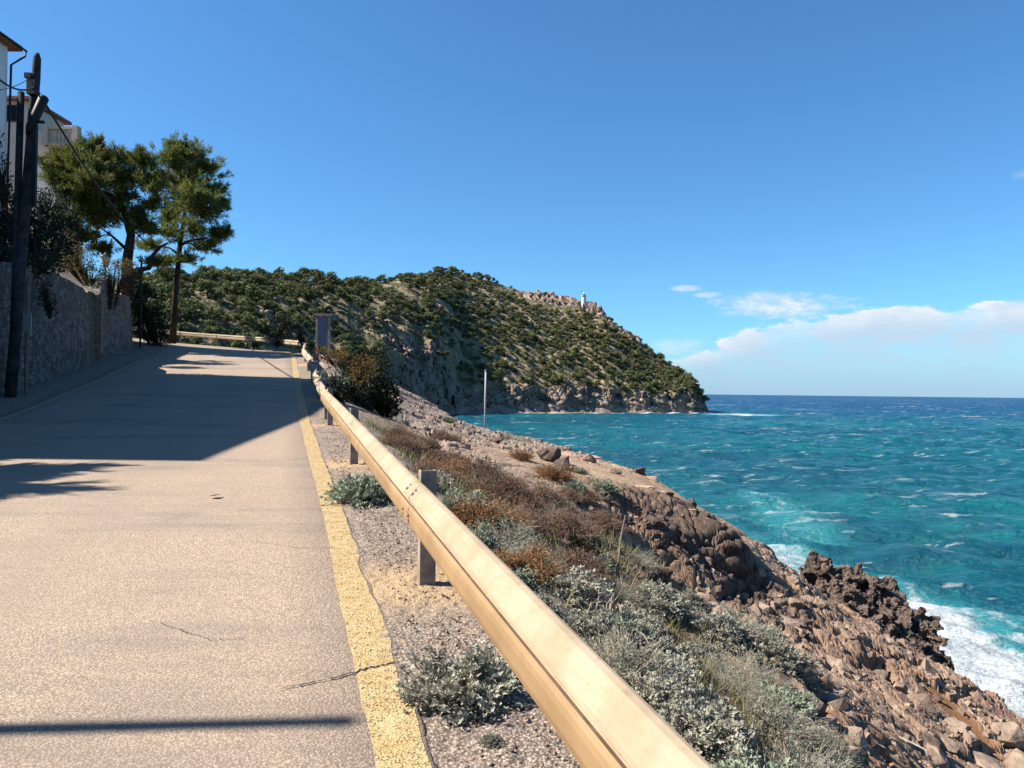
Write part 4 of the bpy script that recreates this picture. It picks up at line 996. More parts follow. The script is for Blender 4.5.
def dead_branch(root, base):
    d = 39.9; p = lambda x, y, dd=0: P(x, y, d + dd) - base
    MB().tube([p(164, 205), p(166, 197), p(163, 193.5), p(154.5, 197.5), p(157, 191), p(161.5, 186.5), p(172, 187)], [.03, .05, .055, .06, .075, .06, .035], 8).tube([p(172, 187), p(173, 192)], [.04, .02], 6).build('bare_branch', M_BARE, root, True)
pine('tall pine on a thin straight trunk leaning over the road bend', 42.5, [(172.5, 346, 0), (175, 300, 0), (180, 245, 0), (186, 205, .3), (190, 165, 0)],
     [(190,152,0,20,11),(202,168,1,22,14),(172,160,-1,20,13),(212,190,0,15,12),(184,182,1,24,16),(204,212,-1,19,13),(180,205,1,18,12),(168,232,-1,15,9),(217,234,0,11,8),(206,245,1,15,9),(186,258,0,13,6),(166,262,0,12,6),(194,196,-2,20,14),(222,205,0,7,5),(150,246,1,13,7),(226,232,0,5,4),(176,146,0,12,6),(160,180,0,13,10),(170,218,0,14,9),(192,228,-1,16,9)],
     [(.10, [(180, 245, 0), (192, 240, 0), (208, 238, 0)]), (.11, [(186, 210, 0), (198, 205, 0), (212, 200, 0)]), (.10, [(186, 205, 0), (176, 190, -.5), (168, 170, -1)]), (.08, [(179, 255, 0), (170, 248, 0), (155, 244, .5)]), (.08, [(178, 262, 0), (188, 262, 0), (200, 256, 0)])],
     .20, 5, dead_branch)
pine('spreading pine with a dark forked trunk behind the stone wall', 35.5, [(128, 300, 0), (127, 262, 0), (131, 235, 0), (122, 205, .3), (112, 180, 0)],
     [(84,152,0,15,10),(66,166,-1,17,12),(56,176,-1,12,10),(84,168,-1,22,14),(76,178,-1,16,12),(92,212,-1,16,12),(84,196,-1,16,12),(96,160,1,18,14),(72,160,-1,15,11),(110,178,0,20,14),(132,176,1,17,13),(150,184,0,14,12),(64,172,0,12,10),(88,182,-2,20,12),(120,158,1,16,10),(104,200,1,15,9),(80,200,0,13,10),(142,160,0,13,9),(62,190,-1,10,9),(126,196,0,14,9),(96,146,0,6,8),(152,204,0,10,10),(98,222,1,14,9),(116,216,0,14,9),(86,236,0,15,10),(146,228,0,15,8),(72,220,0,11,10),(100,248,0,12,7),(150,262,1,9,4),(136,214,0,12,8),(58,156,0,8,6)],
     [(.12, [(122, 210, 0), (112, 196, 0), (98, 190, 0), (84, 186, 0), (72, 180, 0)]), (.10, [(131, 232, 0), (140, 212, 0), (152, 200, 0)]), (.17, [(128, 276, 0), (138, 270, 0), (149, 268, 0), (153, 255, 0), (160, 247, 0), (168, 243, 0)]),
      (.09, [(151, 262, 0), (158, 264, 0), (166, 256, 0)]), (.1, [(118, 200, 0), (124, 185, 0), (138, 170, 0)]), (.09, [(127, 250, 0), (112, 236, 0), (98, 226, 0)]), (.06, [(100, 190, 0), (104, 210, 0), (110, 222, 0)])],
     .30, 6)

# sparse bare tree out of frame whose twigs cast the feathery shade
def bare_tree():
    base = Vector((-16.3, 8.2, 0)); base.z = ground(base.x, base.y) - .2; g = random.Random(4)
    root = empty('feathery_tree', base, 'feathery tree just outside the left edge casting the fan of shade on the road', 'tree')
    mb = MB(); needles = []
    def grow(p, d, L, r, lev):
        q = p + d * L; m = p.lerp(q, .5) + Vector((g.uniform(-.05, .05), g.uniform(-.05, .05), g.uniform(-.03, .05))) * L; mb.tube([p, m, q], [r, r * .85, r * .7], 5, cap=False)
        if lev >= 1:
            for k in range(5): needles.append((p.lerp(q, k / 4), d))
        if lev < 3:
            for k in range(3):
                nd = (d + Vector((g.uniform(-.1, .35), g.uniform(-.5, .5), g.uniform(-.4, .3)))).normalized(); grow(q.lerp(p, .3 * k), nd, L * g.uniform(.6, .85), r * .55, lev + 1)
    h = 8.3 - base.z - .9; t = Vector((1.2, -.5, h)); MB().tube([(0, 0, 0), t * .5 + Vector((.2, 0, 0)), t], [.14, .11, .09], 8).build('trunk', M_BARK, root, True)
    for k in range(9):
        a = -1.15 + 2.3 * k / 8; grow(t, Vector((.9 * math.cos(a), math.sin(a) * .9, .45 - .5 * abs(a) * g.random())).normalized(), 1.0, .05, 0)
    mb.build('branches', M_BARK, root)
    c = np.repeat(np.array([n[0] for n in needles]), 5, 0); dv = np.repeat(np.array([n[1] for n in needles]), 5, 0) * 1.2 + rng.normal(size=c.shape) * .3
    V, F = cards(c, dir_rot(dv), .38, [(0, -.06, 0), (0, .06, 0), (1, .05, 0), (1, -.05, 0)], [(0, 1, 2, 3)]); mesh_np('leaves', V, F, M_PINE, root)
bare_tree()

# ================================================================== BUSHES
def leaf_bush(name, label, cat, base, lobes, mat, n_per, leaf, seed, stem_mat=M_BARK, group=None, shape=LEAF, rz=0):
    """lobes in metres: x, y, z, rx, ry, rz"""
    g = np.random.default_rng(seed); root = empty(name, base, label, cat, group, rz); st = MB(); C = []; D = []
    for (x, y, z, a, b, c) in lobes:
        n = int(n_per * (a * b * c) ** .667 * 3); v = g.normal(size=(n, 3)); v /= np.linalg.norm(v, axis=1)[:, None]
        rad = (.55 + .5 * g.random(n)) * (1 + .22 * np.sin(v[:, 0] * 5 + x * 7) * np.sin(v[:, 2] * 6 + y * 5)); pp = np.array([x, y, z]) + v * rad[:, None] * [a, b, c]
        k = pp[:, 2] > -.1; C.append(pp[k]); D.append(v[k])
        for q in pp[:: max(1, n // 22)]:
            m = np.array([x, y, z]) * .4 + q * .3; st.tube([(x * .25, y * .25, -.05), tuple(m), tuple(q)], [.02, .012, .004], 4, cap=False)
    C = np.concatenate(C); D = np.concatenate(D); D = D * .8 + [0, 0, .4] + g.normal(size=D.shape) * .55
    V, F = cards(C, dir_rot(D), leaf * (.6 + .8 * g.random(len(C))), *shape); mesh_np('foliage', V, F, mat, root); st.build('stems', stem_mat, root)
    return root
def px_lobes(base, d, L):
    out = []
    for x, y, dd, rx, ry in L:
        q = P(x, y, d + dd) - base; k = (d + dd) / F_PX; out.append((q.x, q.y, q.z, rx * k, rx * k * .9, ry * k))
    return out
def px_bush(name, label, cat, d, L, mat, n_per, leaf, seed, basepx, stem=M_BARK, group=None):
    lo = max(L, key=lambda l: l[1] + l[4]); q = P(lo[0], lo[1] + lo[4] * .8, d + lo[2]); b = Vector((q.x, q.y, q.z))
    return leaf_bush(name, label, cat, b, px_lobes(b, d, L), mat, n_per, leaf, seed, stem, group)
px_bush('bush', 'big dark bush with an orange crown right behind the end of the near guardrail', 'bush', 21, [(366,385,0,26,24),(352,398,-1,18,18),(384,396,0,16,16),(372,362,1,18,14),(340,392,-1,14,16),(388,408,0,12,10),(358,368,1,16,13)], M_DKG, 2800, .08, 31, (364, 410))
px_bush('bush', 'small rusty orange bush in front of the big dark one', 'bush', 20, [(364,366,0,15,13),(358,376,-.3,9,9)], M_ORNG, 1500, .05, 32, (362, 395))
px_bush('bush', 'ochre feathery bush below the blue grey board', 'bush', 24, [(336,358,0,15,10),(322,354,0,10,8),(348,366,0,10,9)], M_ORNG, 1500, .06, 33, (334, 380))
px_bush('bush', 'grey green bush leaning over the rail under the ochre one', 'bush', 19.5, [(330,374,0,11,8),(342,384,0,9,8)], M_SILVG, 1300, .05, 34, (334, 395))
px_bush('bush', 'dark bush growing through the gap in the far guardrail', 'bush', 38.5, [(280,330,0,9,13),(284,322,0,7,8),(276,340,0,7,8)], M_DKG, 1100, .09, 35, (280, 352))
px_bush('bush', 'small dark green bush right of the rail gap at the bend', 'bush', 36.5, [(297,332,0,7,9),(303,338,0,6,8)], M_DKG, 1100, .08, 36, (299, 350))
px_bush('bush', 'dense almost black evergreen mass between the stepped wall and the tall pine', 'bush', 38.5, [(146,305,0,18,20),(152,325,0,16,20),(136,292,0,13,14),(160,338,.5,9,14),(133,318,1,10,20)], M_DKG, 900, .11, 37, (148, 345))
px_bush('bush', 'olive and ochre shrub spilling over the end of the long stone wall', 'bush', 27.5, [(78,262,0,16,13),(70,250,0,12,11),(92,276,0,12,11),(62,262,0,10,9)], M_OLIVE, 1300, .07, 38, (78, 285))
px_bush('bush', 'straw coloured shrub hanging into the gap between the walls', 'bush', 29.8, [(106,285,0,13,13),(114,270,0,13,10),(110,300,0,9,10),(126,266,.5,12,7)], M_OLIVE, 1200, .07, 39, (108, 300))
px_bush('bush', 'dark creeper hanging down the face of the long stone wall', 'bush', 20.9, [(47,300,0,9,9),(43,288,0,7,8),(51,312,0,6,6)], M_DKG, 1200, .07, 40, (47, 300))
px_bush('bush', 'black evergreen hedge above the wall behind the pole', 'bush', 24, [(8,262,-3.5,20,12),(30,266,-3,18,11),(50,264,-2,14,9),(-8,255,-4,18,16),(18,235,0,26,30),(48,250,0,22,22),(2,250,0,24,26),(66,236,1,16,18),(40,225,1,20,20),(5,205,0,18,24)], M_DKG, 650, .12, 41, (30, 275))
px_bush('bush', 'dark upright shrub below the villa terrace beside the pole', 'bush', 29, [(52,205,0,14,20),(66,220,0,14,16),(40,215,0,14,24)], M_DKG, 700, .11, 42, (52, 250))
px_bush('bush', 'dark leafy branches hanging at the left edge beside the pole', 'bush', 17.5, [(2,170,0,9,16),(-6,140,0,8,14),(6,195,0,9,14)], M_DKG, 500, .09, 43, (-8, 260))
px_bush('bush', 'low scrubby bush at the foot of the tall pine', 'bush', 40.5, [(163,342,0,8,7),(155,350,-1,7,5)], M_DKG, 900, .08, 44, (162, 352))

# ================================================================== SHRUBS ON THE SLOPE (prototypes, then copies)
def merge_parts(parts): 
    V = []; F = []; n = 0
    for v, f in parts: V.append(v); F.append(f + n); n += len(v)
    return np.concatenate(V), np.concatenate(F)
def dome_dirs(g, n, low=-.05):
    v = g.normal(size=(n * 2, 3)); v /= np.linalg.norm(v, axis=1)[:, None]; v = v[v[:, 2] > low][:n]; return v
def silver_proto(seed, shape=LOBED, mat=None, nst=130, nl=15, leaf=.085, stemmat=None):
    """unit radius dome of stems with leaf rosettes; returns (leaf mesh, stem mesh)"""
    g = np.random.default_rng(seed); v = dome_dirs(g, nst); lump = 1 + .25 * np.sin(v[:, 0] * 6 + seed) * np.cos(v[:, 1] * 5 + seed * 2) ; rad = (.72 + .38 * g.random(len(v))) * lump
    tips = v * rad[:, None] * [1, 1, .85]; st = MB()
    for q in tips:
        st.tube([(q[0] * .12, q[1] * .12, -.12), (q[0] * .6 + g.normal() * .04, q[1] * .6 + g.normal() * .04, q[2] * .45), tuple(q)], [.016, .011, .006], 4, cap=False)
    t = 1 - .55 * g.random((len(tips), nl)) ** 1.5; C = (tips[:, None, :] * t[:, :, None]) * [1, 1, 1]; C[:, :, 2] = tips[:, None, 2] * t ** .8
    C += g.normal(size=C.shape) * .02; D = np.repeat(v[:, None], nl, 1) * .8 + g.normal(size=C.shape) * .75 + [0, 0, .35]
    C = C.reshape(-1, 3); D = D.reshape(-1, 3); V, F = cards(C, dir_rot(D), leaf * (.6 + .8 * g.random(len(C))), *shape)
    return V, F, np.concatenate(st.V), np.concatenate(st.F4)
def twig_proto(seed, nst=210, curl=.25, leafn=16, leaf=.05):
    g = np.random.default_rng(seed); v = dome_dirs(g, nst, -.02); st = MB(); C = []; D = []
    for i, q in enumerate(v):
        r = (.75 + .35 * g.random()) * (1 + .2 * math.sin(q[0] * 7 + seed)); a = q * r * [1, 1, .8]
        p0 = a * .1; p1 = a * .55 + g.normal(size=3) * .05; st.tube([tuple(p0), tuple(p1), tuple(a)], [.007, .005, .003], 3, cap=False)
        for k in range(3):
            s_ = a * (.5 + .4 * g.random()); e = s_ + (q + g.normal(size=3) * .7) * .22; st.tube([tuple(s_), tuple(e)], [.0035, .0018], 3, cap=False)
            for j in range(leafn // 4): C.append(s_ + (e - s_) * g.random()); D.append(g.normal(size=3) + q)
        for j in range(leafn // 4): C.append(a * (.6 + .42 * g.random())); D.append(g.normal(size=3) + q)
    C = np.array(C); D = np.array(D); V, F = cards(C, dir_rot(D), leaf * (.5 + g.random(len(C))), [(0, -.13, 0), (0, .13, 0), (1, .08, .1), (1, -.08, .1)], [(0, 1, 2, 3)])
    return V, F, np.concatenate(st.V), np.concatenate(st.F4)
def make_kind(n, gen, seed0, **kw):
    out = []
    for k in range(n): out.append(gen(seed0 + k, **kw))
    return out
def shrub_meshes(protos, lname, lmat, smat):
    res = []
    for V, F, SV, SF in protos:
        a = mesh_np('foliage', V, F, lmat); b = mesh_np('stems', SV, SF, smat); res.append((a.data, b.data))
        bpy.data.objects.remove(a); bpy.data.objects.remove(b)
    return res
KIN = dict(
    silver=shrub_meshes(make_kind(4, silver_proto, 200, nst=220, nl=28, leaf=.105), 'foliage', M_SILV, M_TWIG),
    silverg=shrub_meshes(make_kind(3, silver_proto, 220, nst=210, nl=20, leaf=.12), 'foliage', M_SILVG, M_TWIG),
    brown=shrub_meshes(make_kind(3, twig_proto, 240, nst=420, leafn=48, leaf=.045), 'foliage', M_BRN, M_TWIG),
    rust=shrub_meshes(make_kind(2, twig_proto, 260, nst=260, leafn=32, leaf=.06), 'foliage', M_RUST, M_TWIG),
    lime=shrub_meshes(make_kind(2, silver_proto, 280, shape=LEAF, nst=90, nl=16, leaf=.12), 'foliage', M_LIME, M_TWIG),
    grey=shrub_meshes(make_kind(3, twig_proto, 300, nst=200, leafn=14, leaf=.05), 'foliage', M_SILVG, M_BARE),
    dark=shrub_meshes(make_kind(2, silver_proto, 320, shape=LEAF, nst=120, nl=18, leaf=.13), 'foliage', M_DKG, M_BARK))
_kc = {}
def shrub(kind, pos, r, label, cat='shrub', group=None, hz=.8, sink=.06, name=None):
    i = _kc.get(kind, 0); _kc[kind] = i + 1; a, b = KIN[kind][i % len(KIN[kind])]
    nm = name or dict(silver='silver_shrub', silverg='silver_shrub', brown='heath_shrub', rust='heath_shrub', lime='green_plant', grey='dry_shrub', dark='dark_shrub')[kind]
    root = empty(nm, (pos.x, pos.y, pos.z - sink * r), label, cat, group, random.uniform(0, 6.28), (r * random.uniform(.92, 1.1), r * random.uniform(.9, 1.08), r * hz * random.uniform(.9, 1.1)))
    for nme, me in (('foliage', a), ('stems', b)):
        o = bpy.data.objects.new(nme, me); col.objects.link(o); o.parent = root
    return root
def at(px, py, rpx):
    """ground position seen at a pixel, and a radius there"""
    p, d = hit(px, py); return p, rpx * d / F_PX
HAND = [
 ('silver', 462, 672, 66, 'large silver leaved shrub on the gravel between yellow line and guardrail, nearest the camera'),
 ('silverg', 366, 487, 38, 'round grey green shrub beside the yellow line behind the second post'),
 ('silver', 492, 735, 13, 'tiny silver plant on the gravel below the large silver shrub'),
 ('lime', 430, 446, 12, 'bright lime green plant on the knoll slope just above the rail'),
 ('lime', 502, 404, 1, ''),
 ('rust', 458, 462, 20, 'rusty brown low heath bush next to the lime green plant'),
 ('silver', 425, 478, 16, 'silver shrub touching the back of the guardrail below the lime plant'),
 ('silverg', 452, 506, 22, 'grey green shrub right behind the box post of the guardrail'),
 ('brown', 500, 490, 34, 'brown dry heath bush, upper left of the brown thicket'),
 ('brown', 540, 496, 34, 'broad brown heath bush crowning the middle of the thicket'),
 ('brown', 520, 518, 34, 'purplish brown heath bush low in the middle of the thicket'),
 ('brown', 565, 522, 34, 'brown heath bush on the seaward side of the thicket above a dark hollow'),
 ('brown', 480, 470, 24, 'small brown heath bush beside the rusty one on the knoll slope'),
 ('grey', 548, 568, 24, 'faded grey twiggy bush near the bottom of the brown thicket'),
 ('rust', 590, 575, 17, 'small round rusty cushion below the brown thicket'),
 ('brown', 572, 590, 13, 'small dry brown tuft left of the rusty cushion'),
 ('brown', 600, 520, 26, 'thin brown bush at the top edge of the shaded hollow'),
 ('silverg', 470, 540, 30, 'grey green shrub hugging the rail below the box post'),
 ('silverg', 510, 575, 30, 'bluish silver shrub along the back of the rail under the brown thicket'),
 ('silver', 535, 600, 24, 'pale silver shrub along the rail above the tangle of dry stalks'),
 ('lime', 502, 548, 12, 'small fresh green tuft under the brown thicket'),
 ('lime', 520, 562, 9, 'smaller fresh green tuft just below the first one'),
 ('silverg', 575, 494, 16, 'grey green shrub on the platform beside the dark rock hole'),
 ('silver', 560, 502, 14, 'pale shrub left of the one beside the dark rock hole'),
 ('silverg', 604, 493, 15, 'dark green and silver shrub in the middle of the rock platform'),
 ('silverg', 448, 420, 8, 'small grey green shrub on top of the knoll left of the thin pole'),
 ('grey', 508, 437, 12, 'wispy dry shrub on the skyline of the knoll right of the thin pole'),
 ('grey', 524, 440, 9, 'low wispy tuft on the knoll edge against the sea'),
 ('dark', 582, 548, 22, 'dark shrub filling the hollow between thicket and broken rock face'),
 ('grey', 640, 555, 22, 'yellowish grassy tuft at the foot of the broken rock face'),
 ('silver', 715, 628, 32, 'round silver shrub standing out under the broken rock face'),
 ('silver', 770, 655, 34, 'big silver shrub at the edge of the slab right of the thicket'),
 ('silverg', 708, 660, 16, 'small separate silver shrub in the grassy gap'),
 ('silver', 655, 595, 26, 'silver shrub in the upper part of the silvery slope'),
 ('silver', 690, 600, 20, 'pale shrub just below the broken rock face'),
 ('silver', 640, 625, 30, 'silver shrub in the centre of the silvery slope'),
 ('silverg', 602, 620, 26, 'grey green shrub above the tangle of dry stalks'),
 ('silver', 800, 760, 34, 'silver shrub at the bottom edge next to the bare rock'),
 ('silver', 765, 715, 28, 'silver shrub beside the shaded overhang near the bottom'),
 ('dark', 790, 668, 18, 'dark shrub in the shade of the slab edge right of the big silver one'),
 ('silverg', 835, 770, 24, 'grey green shrub cut by the bottom edge on bare rock'),
 ('silver', 672, 652, 28, 'silver shrub right of the fan of dry stalks'),
 ('lime', 640, 655, 10, 'fresh green patch among silver shrubs'),
]
for kind, px, py, rp, lab in HAND:
    if rp < 2: continue
    p, r = at(px, py + rp * .30, rp); shrub(kind, p, r, lab, hz=.85 if kind != 'lime' else .5)
# dense silvery thicket: look-alikes
g = np.random.default_rng(77); cnt = 0; placed = []
for _ in range(4000):
    if cnt >= 120: break
    px = 560 + 300 * g.random(); py = 590 + 220 * g.random()
    lim = np.interp(py, [580, 620, 660, 700, 768, 810], [740, 775, 800, 800, 850, 870])
    if px > lim or py < 600 + (px - 700) * .15: continue
    p, d = hit(px, py); S_, L_ = road_coords(np.array([p.x]), np.array([p.y]))
    if L_[0] < HW + 1.15 or d > 11: continue
    r = .16 + .16 * g.random()
    if any((p.x - q.x) ** 2 + (p.y - q.y) ** 2 < (.72 * (r + rq)) ** 2 for q, rq in placed): continue
    gap = float(fbm(np.array([p.x / .8]), np.array([p.y / .8]), 111, 2)[0])
    if gap > .22: continue
    placed.append((p, r)); cnt += 1; u = g.random(); wh = ('upper' if py < 645 else 'middle' if py < 705 else 'lowest') + ' part of the thicket, ' + ('on the guardrail side' if px < (lim + np.interp(py, [590, 768], [545, 705])) / 2 else 'on the bare rock side')
    if u < .54: shrub('silver', p, r, 'low silver leaved shrub in the ' + wh, group='silver shrubs of the thicket below the guardrail')
    elif u < .72: shrub('silverg', p, r, 'low grey green shrub in the ' + wh, group='grey green shrubs of the thicket below the guardrail')
    else: shrub('grey', p, r * 1.15, 'dry grey twiggy shrub in the ' + wh, group='twiggy shrubs of the thicket below the guardrail', hz=1.0)
# shrubs hugging the back of the rail and brown heath scattered up the slope
for s_, dl, kind, r in [(2.6, 1.35, 'silver', .26), (3.3, 1.4, 'silverg', .24), (3.9, 1.5, 'silver', .28), (4.5, 1.35, 'grey', .25), (5.6, 1.45, 'silverg', .28), (6.4, 1.4, 'silver', .3), (7.2, 1.5, 'silverg', .3), (8.2, 1.4, 'silver', .25), (9.0, 1.5, 'brown', .35), (11.6, 1.5, 'brown', .4), (12.6, 1.6, 'rust', .35), (13.8, 1.8, 'brown', .4), (14.8, 1.7, 'grey', .3)]:
    q = road_pt(s_, HW + dl); q.z = ground(q.x, q.y)
    w = {'silver': 'silver', 'silverg': 'grey green', 'grey': 'dry twiggy', 'brown': 'brown heath', 'rust': 'rusty heath'}[kind]
    shrub(kind, q, r, '%s shrub growing close along the back of the guardrail' % w, group='%s shrubs along the back of the guardrail' % w)
cnt = 0
for _ in range(600):
    if cnt >= 34: break
    px = 395 + 220 * g.random(); py = 430 + 150 * g.random()
    if py < 430 + (px - 395) * .22 or py > 500 + (px - 395) * .62 or px > 610: continue
    if px < 560 and py < 455 and px > 480: continue
    p, d = hit(px, py); S_, L_ = road_coords(np.array([p.x]), np.array([p.y]))
    if L_[0] < HW + 1.2: continue
    r = .25 + .25 * g.random(); cnt += 1
    if any((p.x - q.x) ** 2 + (p.y - q.y) ** 2 < (.6 * (r + rq)) ** 2 for q, rq in placed): continue
    placed.append((p, r)); uu = g.random(); kd, kn = ('brown', 'dry brown heath') if uu < .5 else ('rust', 'rusty heath') if uu < .65 else ('silverg', 'grey green') if uu < .85 else ('grey', 'grey twiggy'); shrub(kd, p, r * (1 if kd in ('brown', 'rust') else .8), kn + ' shrub in the upper thicket, ' + ('near the knoll' if py < 480 else 'close to the guardrail' if px < 500 else 'towards the broken rock face'), group=kn + ' shrubs of the upper thicket', hz=.75)

# fan of dry arching stalks
p, d = hit(598, 632); root = empty('dry_stalks', p, 'tangle of pale dry arching stalks leaning against the guardrail', 'dry plant'); mb = MB(); g2 = random.Random(9)
for k in range(42):
    a = g2.uniform(2.2, 5.0); L = g2.uniform(.25, .6); dx, dy = math.cos(a) * L, math.sin(a) * L; h = g2.uniform(.10, .32)
    mb.tube([(.12, .05, 0), (.12 + dx * .3, .05 + dy * .3, h), (.12 + dx * .7, .05 + dy * .7, h * 1.05), (.12 + dx, .05 + dy, h * .45)], [.006, .005, .004, .003], 4, cap=False)
mb.build('stalks', M_BARE, root)
# agave-like tall stalk at the rock face
p, d = hit(618, 560); root = empty('dry_stalk', p, 'single straw stalk rising from the grass at the foot of the rock face', 'dry plant'); MB().tube([(0, 0, -.05), (.03, 0, .3), (.09, 0, .62)], [.014, .011, .006], 6).build('stalk', M_STRAW, root)
# a dry stick on the slab
p, d = hit(905, 745); root = empty('dry_stick', p + Vector((0, 0, .03)), 'pale crooked stick lying on the bare rock slab', 'stick'); MB().tube([(-.05, .45, 0), (.02, .2, .03), (.12, .05, .02), (.2, -.2, .03)], [.008, .012, .012, .007], 6).build('stick', M_BARE, root)
# little dark leaf on the road
rp = ray(218, 498); dd = -ZC / (rp[1] - .0572); root = empty('fallen_leaf', (rp[0] * dd, dd, float(.0572 * dd) + .012), 'small dark dried leaf lying on the sunlit asphalt', 'leaf')
V, F = cards(np.array([[0, 0, .01]]), np.eye(3)[None], np.array([.17]), [(-.5, -.2, 0), (0, -.3, .06), (.6, .1, 0), (.1, .3, .09), (-.4, .2, .03)], [(0, 1, 3, 4)]); mesh_np('blade', np.concatenate([V]), F, M_CRACK, root)

# ground cover: grass and dead stalks between the shrubs, gravel on the verge, loose stones on the rock
def scatter_cover():
    n = 26000; g = np.random.default_rng(5); x = -8 + 14 * g.random(n); y = 1.2 + 15 * g.random(n) ** 1.2
    z, rock, dark, lr, ed, S = terrain(x, y); k = (lr > 1.15 + .5 * g.random(n)) & (rock < .55) & (ed < -1) & (fbm(x / .7, y / .7, 131, 3) > -.28); x, y, z = x[k], y[k], z[k]; m = len(x)
    b = 5; c = np.repeat(np.stack([x, y, z], 1), b, 0) + g.normal(size=(m * b, 3)) * [.03, .03, 0]; D = g.normal(size=c.shape) * [.5, .5, .2] + [0, 0, 1.0]
    V, F = cards(c, dir_rot(D), .07 + .15 * g.random(len(c)) ** 2, [(0, -.035, 0), (0, .035, 0), (1, 0, 0)], [(0, 1, 2)])
    tag(mesh_np('dry_grass', V, F, M_GRASS), 'short dry grass and moss covering the soil between the shrubs', 'grass', kind='stuff')
    n = 1300; x = -8 + 14 * g.random(n); y = 1.2 + 13 * g.random(n) ** 1.1; z, rock, dark, lr, ed, S = terrain(x, y); k = (lr > 1.25) & (rock < .5) & (ed < -1); x, y, z = x[k], y[k], z[k]; m = len(x)
    c = np.repeat(np.stack([x, y, z], 1), 4, 0) + g.normal(size=(m * 4, 3)) * [.05, .05, 0]; D = g.normal(size=c.shape) * [.35, .35, .1] + [0, 0, 1.0]
    V, F = cards(c, dir_rot(D), .10 + .20 * g.random(len(c)), [(0, -.012, 0), (0, .012, 0), (1, .004, 0), (1, -.004, 0)], [(0, 1, 2, 3)])
    tag(mesh_np('dead_stalks', V, F, M_STRAW), 'thin dead stalks sticking up among the silvery shrubs', 'dry stalks', kind='stuff')
    # stones
    def stones(name, x, y, z, s, mat, label, cat):
        ico = np.array([(-1, -.8, -.5), (1, -.7, -.6), (.9, .8, -.5), (-.8, .9, -.6), (-.6, -.6, .5), (.7, -.5, .55), (.6, .6, .4), (-.6, .5, .6)]) * .5; fc = [(0, 3, 2, 1), (4, 5, 6, 7), (0, 1, 5, 4), (1, 2, 6, 5), (2, 3, 7, 6), (3, 0, 4, 7)]
        n = len(x); Rm = rand_rot(n); sc = s[:, None, None] * (.6 + .7 * g.random((n, 1, 3))); V = (ico[None] * sc + g.normal(size=(n, 8, 3)) * s[:, None, None] * .08); V = np.einsum('nij,nkj->nki', Rm, V) + np.stack([x, y, z + s * .12], 1)[:, None]
        F = np.asarray(fc)[None] + (np.arange(n) * 8)[:, None, None]; tag(mesh_np(name, V.reshape(-1, 3), F.reshape(-1, 4), mat), label, cat, kind='stuff')
    n = 16000; s0 = 1.2 + 16 * g.random(n) ** 1.5; la = HW + .30 + 1.4 * g.random(n); q = np.array([road_pt(a, b)[:2] for a, b in zip(s0, la)]); z, rock, dark, lr, ed, S = terrain(q[:, 0], q[:, 1])
    k = fbm(q[:, 0] / .3, q[:, 1] / .3, 133, 3) > -.15; stones('gravel', q[k, 0], q[k, 1], z[k], (.006 + .016 * g.random(k.sum()) ** 3), M_BOUL, 'loose gravel scattered on the verge between the yellow line and the guardrail', 'gravel')
    n = 9000; x = -6 + 20 * g.random(n); y = 5 + 27 * g.random(n); z, rock, dark, lr, ed, S = terrain(x, y); px_, py_ = P(630, 480, 20)[:2]; k = (rock > .7) & (ed < -.1) & (((x - px_) / 4) ** 2 + ((y - py_ - .4 * (x - px_)) / 5) ** 2 > 1) & (fbm(x / 1.2, y / 1.2, 134, 3) > -.05); stones('loose_stones', x[k], y[k], z[k], (.03 + .16 * g.random(k.sum()) ** 4), M_BOUL, 'small loose stones scattered over the bare rock', 'stones')
scatter_cover()

# ---- boulders
import bmesh
def hull_rock(seed, n=15, sub=2, rough=.05):
    g = np.random.default_rng(seed); bm = bmesh.new(); v = g.normal(size=(n, 3)); v /= np.abs(v).max(axis=1)[:, None] ** .6 * np.linalg.norm(v, axis=1)[:, None] ** .4; v *= .8 * (.85 + .3 * g.random((n, 1)))
    for q in v: bm.verts.new(q)
    r_ = bmesh.ops.convex_hull(bm, input=bm.verts); bmesh.ops.delete(bm, geom=[e for e in r_['geom_interior'] if isinstance(e, bmesh.types.BMVert)], context='VERTS')
    bmesh.ops.bevel(bm, geom=list(bm.edges), offset=.035, segments=1, affect='EDGES', profile=.5)
    bmesh.ops.triangulate(bm, faces=bm.faces)
    for _ in range(sub): bmesh.ops.subdivide_edges(bm, edges=bm.edges, cuts=1, use_grid_fill=True)
    bmesh.ops.triangulate(bm, faces=bm.faces); bm.verts.ensure_lookup_table()
    co = np.array([v.co[:] for v in bm.verts]); nr = np.array([v.normal[:] for v in bm.verts])
    q = fbm(co[:, 0] * 2.6 + co[:, 2] * 1.7 + seed, co[:, 1] * 2.6 - co[:, 2] * 1.3, seed, 5); q2 = fbm(co[:, 0] * 8 + co[:, 2] * 5, co[:, 1] * 8 - co[:, 2] * 4, seed + 3, 3); co = co + co * (q * rough * 2.0 + q2 * .03)[:, None]
    F = np.array([[v.index for v in f.verts] for f in bm.faces]); bm.free(); return co, F
def boulder_mesh(seed, mat):
    V, F = hull_rock(seed); o = mesh_np('boulder', V, F, mat); me = o.data; bpy.data.objects.remove(o); return me
BM = [boulder_mesh(400 + k, M_BOUL) for k in range(5)]; BD = [boulder_mesh(420 + k, M_DBOUL) for k in range(3)]
